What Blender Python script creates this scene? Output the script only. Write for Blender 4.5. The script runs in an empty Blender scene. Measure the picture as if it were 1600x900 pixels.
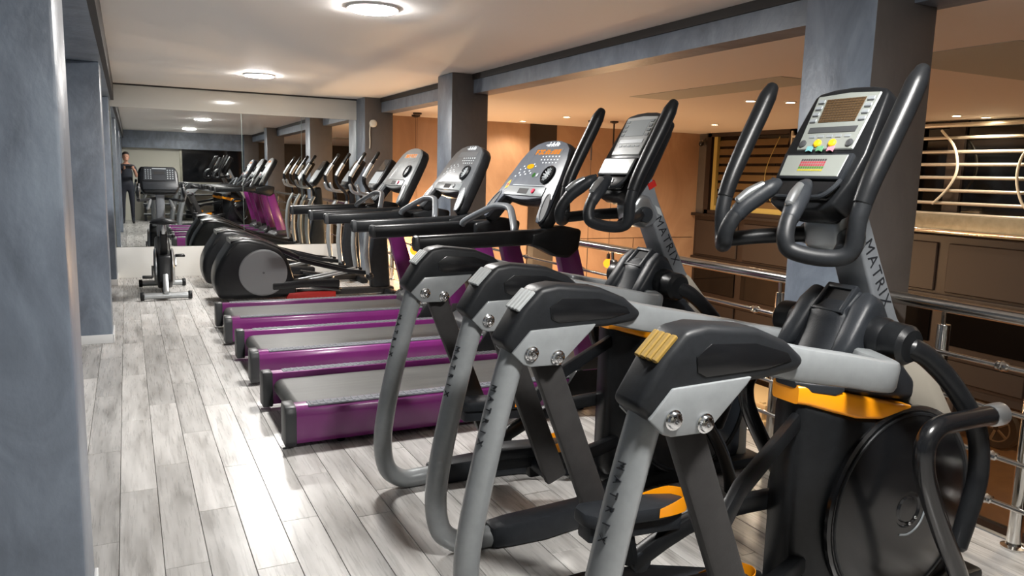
import bpy, bmesh, math, random
from mathutils import Vector, Matrix
random.seed(7)
C = bpy.context.scene.collection
R = math.radians
# ------------------------------------------------------------------ camera, world, exposure
def camera():
    yaw, pitch, roll, f = R(26.70025), R(-8.4013), R(1.5215), 1196.1428
    fw = Vector((math.sin(yaw), math.cos(yaw), 0)); rt = Vector((math.cos(yaw), -math.sin(yaw), 0)); up = Vector((0, 0, 1))
    f2 = fw*math.cos(pitch) + up*math.sin(pitch); u2 = up*math.cos(pitch) - fw*math.sin(pitch)
    r3 = rt*math.cos(roll) + u2*math.sin(roll); u3 = u2*math.cos(roll) - rt*math.sin(roll)
    cd = bpy.data.cameras.new('camera'); co = bpy.data.objects.new('camera', cd); C.objects.link(co)
    cd.sensor_width = 36.0; cd.lens = f/1600*36.0; cd.clip_start = 0.02; cd.clip_end = 200
    m = Matrix((r3, u3, -f2)).transposed().to_4x4(); m.translation = (0, 0, 1.4)
    co.matrix_world = m
    bpy.context.scene.camera = co
    return f2
FWD = camera()
W = bpy.data.worlds.new('night'); bpy.context.scene.world = W; W.use_nodes = True
W.node_tree.nodes['Background'].inputs[0].default_value = (0.02, 0.022, 0.03, 1)
W.node_tree.nodes['Background'].inputs[1].default_value = 0.5
vs = bpy.context.scene.view_settings
vs.view_transform = 'Standard'; vs.look = 'None'; vs.exposure = 1.42; vs.gamma = 1.0; vs.use_curve_mapping = False
LAMP_L = 165.0          # radiance of the round ceiling panels
SPOT_W = 52.0          # watts of one warm ceiling spot over the void
BULB_W = 26.0          # watts of one pendant bulb
cyc = bpy.context.scene.cycles
cyc.max_bounces = 8; cyc.diffuse_bounces = 4; cyc.glossy_bounces = 5; cyc.sample_clamp_indirect = 6.0

# ------------------------------------------------------------------ materials
MAT = {}
def srgb(r, g, b):
    f = lambda c: (c/255/12.92 if c/255 <= .04045 else ((c/255+.055)/1.055)**2.4)
    return (f(r), f(g), f(b), 1)
def mat(name, col, rough=.5, metal=0.0, coat=0.0, emit=None, es=0.0, spec=.5, alpha=None, trans=0.0):
    m = bpy.data.materials.new(name); m.use_nodes = True
    b = m.node_tree.nodes['Principled BSDF']
    b.inputs['Base Color'].default_value = col; b.inputs['Roughness'].default_value = rough
    b.inputs['Metallic'].default_value = metal; b.inputs['Coat Weight'].default_value = coat
    b.inputs['Coat Roughness'].default_value = .15
    b.inputs['Specular IOR Level'].default_value = spec
    b.inputs['Transmission Weight'].default_value = trans
    if emit:
        b.inputs['Emission Color'].default_value = emit; b.inputs['Emission Strength'].default_value = es
    MAT[name] = m
    return m
def N(m, t, **kw):
    n = m.node_tree.nodes.new(t)
    for k, v in kw.items():
        if k in n.inputs: n.inputs[k].default_value = v
        else: setattr(n, k, v)
    return n
def mottled(name, c1, c2, scale=3.0, rough=.5, stretch=(1, 1, 1), bump=.0, detail=8, rvar=.0, coat=0., metal=0., c3=None, dist=0.0, coord='Object'):
    """base colour varied by two noises, optional fine bump"""
    m = mat(name, c1, rough, metal, coat); L = m.node_tree.links; b = m.node_tree.nodes['Principled BSDF']
    tc = N(m, 'ShaderNodeTexCoord'); mp = N(m, 'ShaderNodeMapping'); mp.inputs['Scale'].default_value = stretch
    L.new(tc.outputs[coord], mp.inputs[0])
    no = N(m, 'ShaderNodeTexNoise', Scale=scale, Detail=detail, Roughness=.6, Distortion=dist)
    L.new(mp.outputs[0], no.inputs['Vector'])
    cr = N(m, 'ShaderNodeValToRGB'); cr.color_ramp.elements[0].position = .3; cr.color_ramp.elements[1].position = .7
    cr.color_ramp.elements[0].color = c1; cr.color_ramp.elements[1].color = c2
    if c3:
        e = cr.color_ramp.elements.new(.5); e.color = c3
    L.new(no.outputs[0], cr.inputs[0]); L.new(cr.outputs[0], b.inputs['Base Color'])
    if bump:
        n2 = N(m, 'ShaderNodeTexNoise', Scale=scale*9, Detail=4); L.new(mp.outputs[0], n2.inputs['Vector'])
        bp = N(m, 'ShaderNodeBump', Strength=bump, Distance=.01); L.new(n2.outputs[0], bp.inputs['Height']); L.new(bp.outputs[0], b.inputs['Normal'])
    if rvar:
        mr = N(m, 'ShaderNodeMapRange'); mr.inputs[3].default_value = rough-rvar; mr.inputs[4].default_value = rough+rvar
        L.new(no.outputs[0], mr.inputs[0]); L.new(mr.outputs[0], b.inputs['Roughness'])
    return m
def emit(name, col, s):
    m = bpy.data.materials.new(name); m.use_nodes = True; nt = m.node_tree; nt.nodes.clear()
    e = nt.nodes.new('ShaderNodeEmission'); o = nt.nodes.new('ShaderNodeOutputMaterial')
    e.inputs[0].default_value = col; e.inputs[1].default_value = s; nt.links.new(e.outputs[0], o.inputs[0]); MAT[name] = m
    return m

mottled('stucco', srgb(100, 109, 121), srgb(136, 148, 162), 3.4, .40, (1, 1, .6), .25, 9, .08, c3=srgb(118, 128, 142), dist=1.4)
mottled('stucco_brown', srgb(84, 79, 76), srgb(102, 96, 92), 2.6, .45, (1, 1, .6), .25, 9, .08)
mottled('orange_stucco', srgb(158, 124, 98), srgb(192, 158, 128), 1.3, .5, (1, 1, .6), .2, 8, .08, c3=srgb(176, 140, 112), dist=1.0)
mat('ceiling_white', srgb(240, 237, 233), .6)
mat('void_ceiling', srgb(240, 230, 218), .6)
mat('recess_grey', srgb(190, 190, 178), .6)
mat('gap_shade', srgb(46, 41, 38), .6)  # dark colour stands in for the shadow gap round the ceiling
mat('panel_white', srgb(236, 236, 232), .18, coat=.3)
mat('band_white', srgb(218, 216, 208), .16, coat=.4)
mat('baseboard_white', srgb(225, 226, 226), .4)
mat('mirror_glass', (.80, .82, .81, 1), .012, 1.0)
mat('mirror_edge', srgb(150, 165, 160), .2, .6)
mat('floor_joint', srgb(96, 92, 88), .7)
mottled('purple', srgb(108, 32, 100), srgb(118, 38, 110), 4, .3, (1, 1, 1), 0, 3, .05, coat=.4)
mat('purple_dark', srgb(90, 24, 82), .3, coat=.3)
mottled('black_plastic', srgb(20, 21, 23), srgb(26, 28, 30), 30, .34, (1, 1, 1), .05)
mottled('charcoal', srgb(33, 36, 40), srgb(41, 44, 48), 24, .42, (1, 1, 1), .08)
mottled('black_rubber', srgb(27, 29, 31), srgb(34, 36, 39), 60, .42, (1, 1, 1), .08)
mat('gloss_black', srgb(20, 21, 23), .22, coat=.2)
mat('void_black', srgb(8, 8, 9), .7)
mottled('link_grey', srgb(48, 47, 47), srgb(56, 55, 55), 20, .42, (1, 1, 1), .05)
mottled('silver_paint', srgb(134, 138, 140), srgb(142, 146, 148), 30, .33, (1, 1, 1), 0, 3, .03, coat=.25, metal=.15)
mottled('mast_grey', srgb(112, 116, 121), srgb(120, 124, 128), 18, .42, (1, 1, 1), 0, 3, metal=.1)
mat('shell_beige', srgb(166, 160, 148), .4)
mat('lettering', srgb(28, 30, 34), .5)
mat('orange', srgb(250, 158, 10), .35, coat=.2)
mat('chrome', (.75, .76, .77, 1), .12, 1.0)
mat('steel', (.66, .65, .62, 1), .16, 1.0)
mat('brushed', srgb(176, 180, 182), .3, .85)
mat('warm_glint_strip', srgb(150, 122, 60), .35, .3)  # gold tone paints warm light reflected in a silver ridged strip
mat('pale_strip', srgb(180, 185, 186), .3, .2)
mottled('belt', srgb(62, 63, 62), srgb(78, 79, 77), 7, .5, (.25, 3, 1), .08)
mat('tread_grey', srgb(96, 99, 106), .6)
mat('cap_grey', srgb(52, 54, 56), .42)
mottled('console_slate', srgb(56, 61, 69), srgb(66, 71, 79), 14, .38)
mottled('console_grey', srgb(72, 75, 78), srgb(80, 83, 86), 14, .38)
mottled('console_glare', srgb(140, 146, 148), srgb(150, 156, 158), 14, .3)  # glare on the farthest treadmill face, painted into the base colour
mat('tray_silver', srgb(120, 125, 127), .3, .2)
mat('plate_pale', srgb(138, 143, 138), .35)
mat('plate_glare', srgb(186, 189, 188), .18)  # white glare on the console plates, painted as base colour
mat('screen_brown', srgb(88, 68, 44), .3)
mat('screen_grid', srgb(62, 48, 34), .3)
mat('screen_grey', srgb(150, 156, 158), .2)
emit('led_amber', (1.0, .30, .015, 1), .42)
emit('led_yellow', (1.0, .55, .02, 1), .4)
emit('led_green', (.2, .55, .15, 1), .15)
mat('btn_white', srgb(190, 196, 200), .4)
mat('btn_grey', srgb(140, 146, 150), .4)
mat('btn_dark', srgb(70, 72, 74), .4)
mat('btn_red', srgb(190, 40, 70), .35)
mat('btn_yellow', srgb(238, 182, 30), .4)
mat('tag_teal', srgb(120, 176, 180), .4); mat('tag_green', srgb(104, 160, 120), .4); mat('tag_pink', srgb(214, 140, 156), .4)
mat('chart_pink', srgb(170, 60, 74), .4); mat('chart_green', srgb(70, 120, 40), .4); mat('chart_yellow', srgb(170, 160, 40), .4); mat('chart_dark', srgb(70, 64, 66), .4)
mat('red', srgb(170, 26, 18), .5)
mat('disc_grey', srgb(112, 114, 116), .4)
for k in ('black_plastic', 'black_rubber', 'charcoal', 'link_grey'): MAT[k].node_tree.nodes['Principled BSDF'].inputs['Specular IOR Level'].default_value = .28
mat('tube_grey', srgb(74, 78, 82), .35)
emit('lamp_face', (1.0, .975, .94, 1), LAMP_L)
mat('lamp_rim', srgb(235, 235, 232), .4)
emit('spot_face', (1.0, .74, .42, 1), 26.0)
emit('bulb', (1.0, .19, .012, 1), 1.5)
mat('brown_frame', srgb(38, 30, 27), .5)
mat('brown_panel', srgb(50, 41, 37), .5)
mat('brown_dark', srgb(44, 34, 30), .4)
mat('blind_wood', srgb(96, 74, 44), .5)
mat('blind_yellow', srgb(170, 150, 84), .6)
mottled('galvanised', srgb(128, 126, 112), srgb(150, 148, 134), 12, .4, (1, 1, 1), 0, 6, metal=.4)
mottled('foliage_dark', srgb(26, 18, 12), srgb(92, 62, 28), 9, .7, (1, 1, 1), 0, 12)
mottled('night_brown', srgb(30, 22, 18), srgb(46, 34, 28), 5, .4)
mottled('ground_tile', srgb(112, 74, 46), srgb(136, 92, 58), 4, .3, (1, 1, 1), 0, 8)
mottled('street', srgb(104, 72, 48), srgb(124, 88, 58), 6, .4, (1, 1, 1), .1, 8)
mat('pale_wood', srgb(206, 182, 140), .45)
mat('glass_dark', srgb(10, 9, 9), .06)
mat('window_night', srgb(14, 16, 20), .05, coat=.3)
mat('cream_wall', srgb(206, 204, 190), .6)
mat('grille_metal', srgb(196, 192, 182), .38, .45)
mat('cable_white', srgb(224, 220, 205), .35)
mat('car_paint', srgb(24, 23, 25), .2, .3, coat=.5)
mat('alloy', srgb(170, 150, 128), .3, .7)
mat('tyre', srgb(18, 18, 18), .7)
mat('skin', srgb(196, 146, 122), .5); mat('shirt', srgb(34, 38, 48), .8); mat('trousers', srgb(30, 33, 44), .85); mat('shoes', srgb(26, 26, 28), .6)
mat('hair', srgb(36, 28, 24), .7); mat('eye', srgb(30, 24, 22), .3); mat('lips', srgb(160, 96, 86), .5); mat('phone', srgb(22, 22, 25), .25)
def glass():
    m = mat('glass', (1, 1, 1, 1), .0); b = m.node_tree.nodes['Principled BSDF']; nt = m.node_tree
    t = nt.nodes.new('ShaderNodeBsdfTransparent'); t.inputs[0].default_value = (.82, .84, .83, 1)
    g = nt.nodes.new('ShaderNodeBsdfGlossy'); g.inputs['Roughness'].default_value = .03
    fr = nt.nodes.new('ShaderNodeFresnel'); mx = nt.nodes.new('ShaderNodeMixShader'); o = nt.nodes['Material Output']
    nt.links.new(fr.outputs[0], mx.inputs[0]); nt.links.new(t.outputs[0], mx.inputs[1]); nt.links.new(g.outputs[0], mx.inputs[2]); nt.links.new(mx.outputs[0], o.inputs[0])
glass()
def planks():
    m = mat('plank', srgb(190, 188, 184), .3); L = m.node_tree.links; b = m.node_tree.nodes['Principled BSDF']
    tc = N(m, 'ShaderNodeTexCoord'); oi = N(m, 'ShaderNodeObjectInfo')
    mul = N(m, 'ShaderNodeMath', operation='MULTIPLY'); mul.inputs[1].default_value = 37.0; L.new(oi.outputs['Random'], mul.inputs[0])
    add = N(m, 'ShaderNodeVectorMath', operation='ADD'); L.new(tc.outputs['Object'], add.inputs[0]); L.new(mul.outputs[0], add.inputs[1])
    mp = N(m, 'ShaderNodeMapping'); mp.inputs['Scale'].default_value = (11, 1.5, 1); L.new(add.outputs[0], mp.inputs[0])
    n1 = N(m, 'ShaderNodeTexNoise', Scale=1.3, Detail=7, Roughness=.58, Distortion=.35); L.new(mp.outputs[0], n1.inputs['Vector'])
    mp2 = N(m, 'ShaderNodeMapping'); mp2.inputs['Scale'].default_value = (60, 3.0, 1); L.new(add.outputs[0], mp2.inputs[0])
    n2 = N(m, 'ShaderNodeTexNoise', Scale=1.5, Detail=5); L.new(mp2.outputs[0], n2.inputs['Vector'])
    cr = N(m, 'ShaderNodeValToRGB'); e = cr.color_ramp.elements
    e[0].position = .25; e[0].color = srgb(140, 137, 133); e[1].position = .64; e[1].color = srgb(216, 214, 211)
    k = e.new(.46); k.color = srgb(192, 190, 187)
    L.new(n1.outputs[0], cr.inputs[0])
    mr = N(m, 'ShaderNodeMapRange'); mr.inputs[3].default_value = .82; mr.inputs[4].default_value = 1.12; L.new(n2.outputs[0], mr.inputs[0])
    mr2 = N(m, 'ShaderNodeMapRange'); mr2.inputs[3].default_value = .74; mr2.inputs[4].default_value = 1.08; L.new(oi.outputs['Random'], mr2.inputs[0])
    mm = N(m, 'ShaderNodeMath', operation='MULTIPLY'); L.new(mr.outputs[0], mm.inputs[0]); L.new(mr2.outputs[0], mm.inputs[1])
    vm = N(m, 'ShaderNodeVectorMath', operation='SCALE'); L.new(cr.outputs[0], vm.inputs[0]); L.new(mm.outputs[0], vm.inputs['Scale'])
    L.new(vm.outputs[0], b.inputs['Base Color'])
    r = N(m, 'ShaderNodeMapRange'); r.inputs[3].default_value = .24; r.inputs[4].default_value = .32; L.new(n2.outputs[0], r.inputs[0]); L.new(r.outputs[0], b.inputs['Roughness'])
planks()

# ------------------------------------------------------------------ mesh helpers
def catmull(P, res):
    P = [Vector(p) for p in P]
    if res <= 1 or len(P) < 3: return P, list(range(len(P)))
    out, ts = [], []
    Q = [P[0]*2-P[1]] + P + [P[-1]*2-P[-2]]
    for i in range(1, len(Q)-2):
        a, b, c, d = Q[i-1:i+3]
        for k in range(res):
            t = k/res
            out.append(.5*((2*b) + (c-a)*t + (2*a-5*b+4*c-d)*t*t + (3*b-a-3*c+d)*t**3)); ts.append(i-1+t)
    out.append(P[-1]); ts.append(len(P)-1)
    return out, ts
class MB:
    def __init__(s): s.bm = bmesh.new()
    def merge(s, bm):
        me = bpy.data.meshes.new('t'); bm.to_mesh(me); bm.free(); s.bm.from_mesh(me); bpy.data.meshes.remove(me)
    def prismM(s, pts, M, d0, d1, bev=0, seg=2, taper=None):
        """polygon pts (u,v) in frame M, extruded along w from d0 to d1"""
        bm = bmesh.new()
        n = len(pts)
        cu = sum(p[0] for p in pts)/n; cv = sum(p[1] for p in pts)/n
        k = taper if taper else 1.0
        a = [bm.verts.new(M @ Vector((p[0], p[1], d0))) for p in pts]
        b = [bm.verts.new(M @ Vector((cu+(p[0]-cu)*k, cv+(p[1]-cv)*k, d1))) for p in pts]
        bm.faces.new(a[::-1]); bm.faces.new(b)
        for i in range(n): bm.faces.new((a[i], a[(i+1) % n], b[(i+1) % n], b[i]))
        bmesh.ops.recalc_face_normals(bm, faces=bm.faces)
        if bev:
            bmesh.ops.bevel(bm, geom=[e for e in bm.edges if len(e.link_faces) == 2 and e.calc_face_angle(0) > R(18)], offset=bev, segments=seg, profile=.5, affect='EDGES', clamp_overlap=True)
        s.merge(bm); return s
    def prism(s, pts, a0, a1, axis='y', bev=0, seg=2, taper=None):
        if axis == 'y': M = Matrix(((1, 0, 0, 0), (0, 0, 1, 0), (0, 1, 0, 0), (0, 0, 0, 1)))
        elif axis == 'z': M = Matrix.Identity(4)
        else: M = Matrix(((0, 0, 1, 0), (1, 0, 0, 0), (0, 1, 0, 0), (0, 0, 0, 1)))
        return s.prismM(pts, M, a0, a1, bev, seg, taper)
    def box(s, x0, x1, y0, y1, z0, z1, bev=0, seg=2):
        return s.prism([(x0, y0), (x1, y0), (x1, y1), (x0, y1)], z0, z1, 'z', bev, seg)
    def tube(s, path, r, n=12, res=5, flat=1.0, cap=True, rnd=0):
        P, ts = catmull(path, res)
        rs = r if isinstance(r, (list, tuple)) else [r]*len(path)
        def rad(t):
            i = min(int(t), len(rs)-2); return rs[i]+(rs[i+1]-rs[i])*(t-i)
        rings = []; nrm = None
        for i, p in enumerate(P):
            t = (P[min(i+1, len(P)-1)]-P[max(i-1, 0)]).normalized()
            if nrm is None:
                nrm = t.orthogonal() if abs(t.y) > .9 else t.cross(Vector((0, 1, 0))).normalized()
            nrm = (nrm-t*nrm.dot(t)).normalized(); bi = t.cross(nrm)
            q = rad(ts[i])
            rings.append([p+nrm*q*math.cos(2*math.pi*k/n)+bi*q*flat*math.sin(2*math.pi*k/n) for k in range(n)])
        if rnd:
            for end in (0, -1):
                c = P[end]; t = (P[end]-P[1 if end == 0 else -2]).normalized(); base = rings[end]
                for a in (.5, .85):
                    e = [c+(v-c)*math.cos(a*math.pi/2)+t*rad(ts[end])*math.sin(a*math.pi/2)*rnd for v in base]
                    rings.insert(0, e) if end == 0 else rings.append(e)
        return s.loft(rings, cap)
    def loft(s, rings, cap=True, bev=0):
        bm = bmesh.new(); V = [[bm.verts.new(v) for v in r] for r in rings]; n = len(rings[0])
        for a, b in zip(V, V[1:]):
            for k in range(n): bm.faces.new((a[k], a[(k+1) % n], b[(k+1) % n], b[k]))
        if cap: bm.faces.new(V[0][::-1]); bm.faces.new(V[-1])
        bmesh.ops.recalc_face_normals(bm, faces=bm.faces)
        if bev:
            bmesh.ops.bevel(bm, geom=[e for e in bm.edges if len(e.link_faces) == 2 and e.calc_face_angle(0) > R(40)], offset=bev, segments=2, profile=.5, affect='EDGES', clamp_overlap=True)
        s.merge(bm); return s
    def bar(s, path, hw, hh, side=(0, 1, 0), bev=.006, res=1):
        """rectangular bar swept along a path; hw along 'side', hh across"""
        P, ts = catmull(path, res); sd = Vector(side); rings = []
        f = lambda a, t: a[min(int(round(t)), len(a)-1)] if isinstance(a, (list, tuple)) else a
        for i, p in enumerate(P):
            t = (P[min(i+1, len(P)-1)]-P[max(i-1, 0)]).normalized()
            u = (sd-t*sd.dot(t)).normalized(); v = t.cross(u)
            a, b = f(hw, ts[i]), f(hh, ts[i])
            rings.append([p+u*a+v*b, p-u*a+v*b, p-u*a-v*b, p+u*a-v*b])
        return s.loft(rings, True, bev)
    def cyl(s, p0, p1, r0, r1=None, n=20, bev=0):
        r1 = r0 if r1 is None else r1
        p0, p1 = Vector(p0), Vector(p1); t = (p1-p0).normalized(); a = t.orthogonal().normalized(); b = t.cross(a)
        ring = lambda c, r: [c+a*r*math.cos(2*math.pi*k/n)+b*r*math.sin(2*math.pi*k/n) for k in range(n)]
        return s.loft([ring(p0, r0), ring(p1, r1)], True, bev)
    def lathe(s, prof, c, axis, n=24):
        c, t = Vector(c), Vector(axis).normalized(); a = t.orthogonal().normalized(); b = t.cross(a)
        return s.loft([[c+t*h+(a*math.cos(2*math.pi*k/n)+b*math.sin(2*math.pi*k/n))*max(r, 1e-4) for k in range(n)] for r, h in prof], True)
    def ball(s, c, r, sx=1, sy=1, sz=1, n=14):
        bm = bmesh.new(); bmesh.ops.create_uvsphere(bm, u_segments=n, v_segments=max(6, n*2//3), radius=r)
        for v in bm.verts: v.co = Vector((v.co.x*sx, v.co.y*sy, v.co.z*sz))+Vector(c)
        s.merge(bm); return s
    def text(s, txt, size, M, ext=.001, bold=0.0, space=1.0):
        cu = bpy.data.curves.new('t', 'FONT'); cu.body = txt; cu.size = size; cu.extrude = ext; cu.offset = bold; cu.resolution_u = 2
        cu.align_x = 'CENTER'; cu.align_y = 'CENTER'; cu.space_character = space
        o = bpy.data.objects.new('t', cu); C.objects.link(o)
        me = bpy.data.meshes.new_from_object(o.evaluated_get(bpy.context.evaluated_depsgraph_get()))
        me.transform(M); s.bm.from_mesh(me); bpy.data.meshes.remove(me); bpy.data.objects.remove(o); bpy.data.curves.remove(cu)
        return s
    def obj(s, name, m, parent=None, x0=0.0, ang=32, flat=False):
        me = bpy.data.meshes.new(name)
        if x0: bmesh.ops.translate(s.bm, verts=s.bm.verts, vec=(-x0, 0, 0))
        s.bm.to_mesh(me); s.bm.free()
        for a in (m if isinstance(m, (list, tuple)) else [m]): me.materials.append(MAT[a])
        if not flat:
            for p in me.polygons: p.use_smooth = True
            me.set_sharp_from_angle(angle=R(ang))
        o = bpy.data.objects.new(name, me); C.objects.link(o)
        if parent: o.parent = parent
        return o
def frame(o, u, v):
    u, v = Vector(u).normalized(), Vector(v).normalized(); n = u.cross(v)
    M = Matrix((u, v, n)).transposed().to_4x4(); M.translation = Vector(o); return M
def tag(o, label, cat, group=None, kind=None):
    o['label'] = label; o['category'] = cat
    if group: o['group'] = group
    if kind: o['kind'] = kind
    return o
def thing(name, label, cat, loc=(0, 0, 0), rz=0, group=None):
    o = bpy.data.objects.new(name, None); C.objects.link(o); o.empty_display_size = .1
    o.location = loc; o.rotation_euler = (0, 0, rz); return tag(o, label, cat, group)
def struct(o): o['kind'] = 'structure'; return o
def S(name, m, *box, bev=0, parent=None):
    o = MB().box(*box, bev=bev).obj(name, m, parent)
    if not parent: struct(o)
    return o
def copy_tree(o, parent=None):
    c = o.copy(); C.objects.link(c)
    if parent: c.parent = parent
    for ch in list(o.children): copy_tree(ch, c)
    return c
def arc(cx, cy, r, a0, a1, n, ry=None):
    ry = r if ry is None else ry
    return [(cx+r*math.cos(R(a0+(a1-a0)*i/n)), cy+ry*math.sin(R(a0+(a1-a0)*i/n))) for i in range(n+1)]

# ------------------------------------------------------------------ structure
YW = 10.62
fl = S('floor', 'floor_joint', -2.4, 3.12, -1.75, YW+.1, -.25, -.006)
PW, PL = .1447, 1.035
pm = MB().box(0, PW-.0022, 0, PL-.0022, -.012, 0, bev=.0012, seg=1)
p0 = pm.obj('plank', 'plank', fl); x = -.08-2*PW; first = True; col = 0
extra = MB()
while x < 3.0:
    off = [0, .47, .83, .26, .62][col % 5]*PL + (col*7 % 3)*.07
    y = 3.54-3*PL+off-PL*(1 if off > .6 else 0)
    if col == 2: y = 3.54-2*PL
    yy = y
    while yy < YW-.01:
        if yy > 1.0:
            o = p0 if first else p0.copy()
            if not first: C.objects.link(o)
            first = False
            o.location = (x, yy, 0)
            if x+PW > 3.1: o.location.z = 0
        yy += PL
    k = y
    while k > 1.0: k -= PL
    for q in range(4):
        yq = k-q*PL
        if yq > -2.6: extra.box(x, x+PW-.002, max(yq, -1.7), max(yq+PL-.002, -1.69), -.012, 0)
    x += PW; col += 1
X_EDGE = x
for i in range(13):
    for j in range(-1, 13):
        x0 = -.08-2*PW-PW*(i+1); y0 = -1.7+j*PL+(i % 3)*.3
        if y0 > -1.7: extra.box(x0, x0+PW-.002, y0, min(y0+PL-.002, YW), -.012, 0)
e = extra.obj('plank_field', 'plank', fl); e['kind'] = 'stuff'
S('trim_1', 'brushed', X_EDGE, X_EDGE+.03, -1.7, YW, -.25, .004, bev=.002)

S('ceiling', 'ceiling_white', -.10, 3.10, -1.7, YW, 2.37, 2.42)
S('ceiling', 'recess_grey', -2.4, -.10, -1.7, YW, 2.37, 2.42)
# left piers, beam and wall
for y0, y1 in ((2.35, 2.74), (6.72, 7.1), (10.0, YW)):
    S('column', 'stucco', -1.15, -.15, y0, y1, 0, 2.16, bev=.012)
S('column', 'stucco', -1.15, -.15, -1.7, -1.3, 0, 2.16, bev=.012)
S('beam', 'stucco', -1.15, -.135, -1.7, YW, 2.16, 2.37)
S('shade_strip_left', 'gap_shade', -.135, -.10, -1.7, YW, 2.165, 2.372)  # dark strip painted in place of the shaded ceiling gap
S('wall_left', 'stucco', -2.4, -2.3, -1.7, YW, 0, 2.37)
for y0, y1 in ((2.35, 2.74), (6.72, 7.1), (10.0, YW)):
    b = MB().box(-1.16, -.142, y0-.012, y0, 0, .07, bev=.003).box(-.15, -.138, y0-.012, y1, 0, .07, bev=.003).obj('baseboard_left', 'baseboard_white'); struct(b)
# end wall with dado panel, white band and two mirror sheets
S('wall_end', 'cream_wall', -2.4, 3.26, YW+.012, YW+.15, -.2, 2.45)
S('trim_3', 'panel_white', -.15, 2.87, YW-.012, YW+.012, .0, .385, bev=.003)
S('trim_4', 'band_white', -.15, 2.87, YW-.012, YW+.012, 2.09, 2.352, bev=.003)
S('shade_strip_end', 'gap_shade', -.15, 2.87, YW-.016, YW, 2.352, 2.371)  # shade of the gap above the band, put in as a strip
for i, (xa, xb, lab) in enumerate(((-.14, 1.357, 'wide frameless wall mirror, the left sheet, behind the upright exercise bike'), (1.363, 2.117, 'narrow frameless wall mirror, the middle sheet, reflecting the purple treadmill posts'), (2.123, 2.865, 'narrow frameless wall mirror, the right sheet, ending at the grey column'))):
    r = thing('wall_mirror', lab, 'mirror', ((xa+xb)/2, YW+.002, 1.24), 0, None)
    r.rotation_euler = (R(-.16), 0, R(-.16))
    hw = (xb-xa)/2
    MB().box(-hw, hw, -.004, .002, -.85, .85).obj('mirror_sheet', 'mirror_glass', r, flat=True)
    MB().box(-hw-.003, -hw, -.005, .002, -.85, .85).box(hw, hw+.003, -.005, .002, -.85, .85).obj('sheet_edge', 'mirror_edge', r, flat=True)
# columns and beam along the void
for y0, y1 in ((2.34, 2.73), (7.12, 7.51), (10.2, YW+.01), (-1.7, -1.3)):
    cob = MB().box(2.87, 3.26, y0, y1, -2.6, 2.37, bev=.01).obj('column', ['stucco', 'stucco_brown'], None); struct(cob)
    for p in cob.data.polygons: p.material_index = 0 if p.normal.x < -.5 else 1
S('beam', 'stucco', 3.10, 3.3, -1.7, YW, 2.185, 2.40)
S('shade_strip_right', 'gap_shade', 3.085, 3.10, -1.7, YW, 2.315, 2.372)  # shaded gap over the beam, drawn as a dark strip
# the double-height void: ceiling, back wall, side wall, ground floor
XV = 8.9
S('ceiling_void', 'void_ceiling', 3.3, XV+.3, -1.7, YW, 2.185, 2.25)
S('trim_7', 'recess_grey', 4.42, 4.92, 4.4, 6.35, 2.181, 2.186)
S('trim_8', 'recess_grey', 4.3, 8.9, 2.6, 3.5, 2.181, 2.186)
S('wall_back', 'orange_stucco', 3.26, XV+.2, YW, YW+.15, -2.6, 2.25)
S('trim_9', 'brown_dark', 5.58, 5.68, YW-.03, YW, -2.6, 2.185)
S('trim_10', 'brown_panel', 5.68, 6.05, YW-.012, YW, -2.6, 2.185)
for z in (.40, -.35, -1.1):
    S('trim_11', 'brown_dark', 6.05, 8.85, YW-.004, YW, z, z+.008)
for xx in (6.7, 7.6):
    S('trim_12', 'brown_dark', xx, xx+.008, YW-.004, YW, -2.6, .4)
S('floor_ground', 'ground_tile', 3.3, XV+.1, -1.7, YW, -2.72, -2.6)
S('wall_near', 'night_brown', 3.26, XV+.3, -1.85, -1.7, -2.6, 2.25)
S('wall_under', 'night_brown', 3.13, 3.2, -1.7, YW, -2.6, -.25)
# side wall: sill board, panelling above the glazed shop front
wr = S('wall_right', 'brown_dark', XV, XV+.14, -1.7, YW, -.98, .80)
for y0 in [10.55-1.16*i for i in range(10)]:
    q = MB().prismM([(0, 0), (1.02, 0), (1.02, .60), (0, .60)], frame((XV, y0, .12), (0, -1, 0), (0, 0, 1)), 0, .03, bev=.012, seg=1).obj('wall_panel', 'brown_panel', wr)
    q2 = MB().prismM([(0, 0), (1.10, 0), (1.10, .26), (0, .26)], frame((XV, y0+.04, -.94), (0, -1, 0), (0, 0, 1)), 0, .035, bev=.01, seg=1).obj('wall_panel', 'brown_frame', wr)
    q3 = MB().prismM([(0, 0), (1.02, 0), (1.02, .5), (0, .5)], frame((XV, y0, -.52), (0, -1, 0), (0, 0, 1)), 0, .02, bev=.01, seg=1).obj('wall_panel', 'glass_dark', wr)
MB().box(XV-.06, XV+.02, -1.7, YW, .03, .09, bev=.008).box(XV-.05, XV+.02, -1.7, YW, -.68, -.6, bev=.008).obj('panel_rail', 'brown_frame', wr)
S('trim_13', 'brown_frame', XV-.10, XV+.14, 6.6, YW, .79, .835, bev=.006)
S('trim_14', 'galvanised', XV-.08, XV+.14, -1.7, 6.6, .83, 1.06, bev=.006)
S('trim_15', 'steel', XV-.11, XV+.1, -1.7, 6.6, .845, .885, bev=.008)
S('wall_upper', 'stucco_brown', XV, XV+.14, 10.36, YW, .83, 2.19)
S('wall_upper', 'brown_dark', XV, XV+.14, 6.7, 8.45, .83, 2.19)
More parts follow.
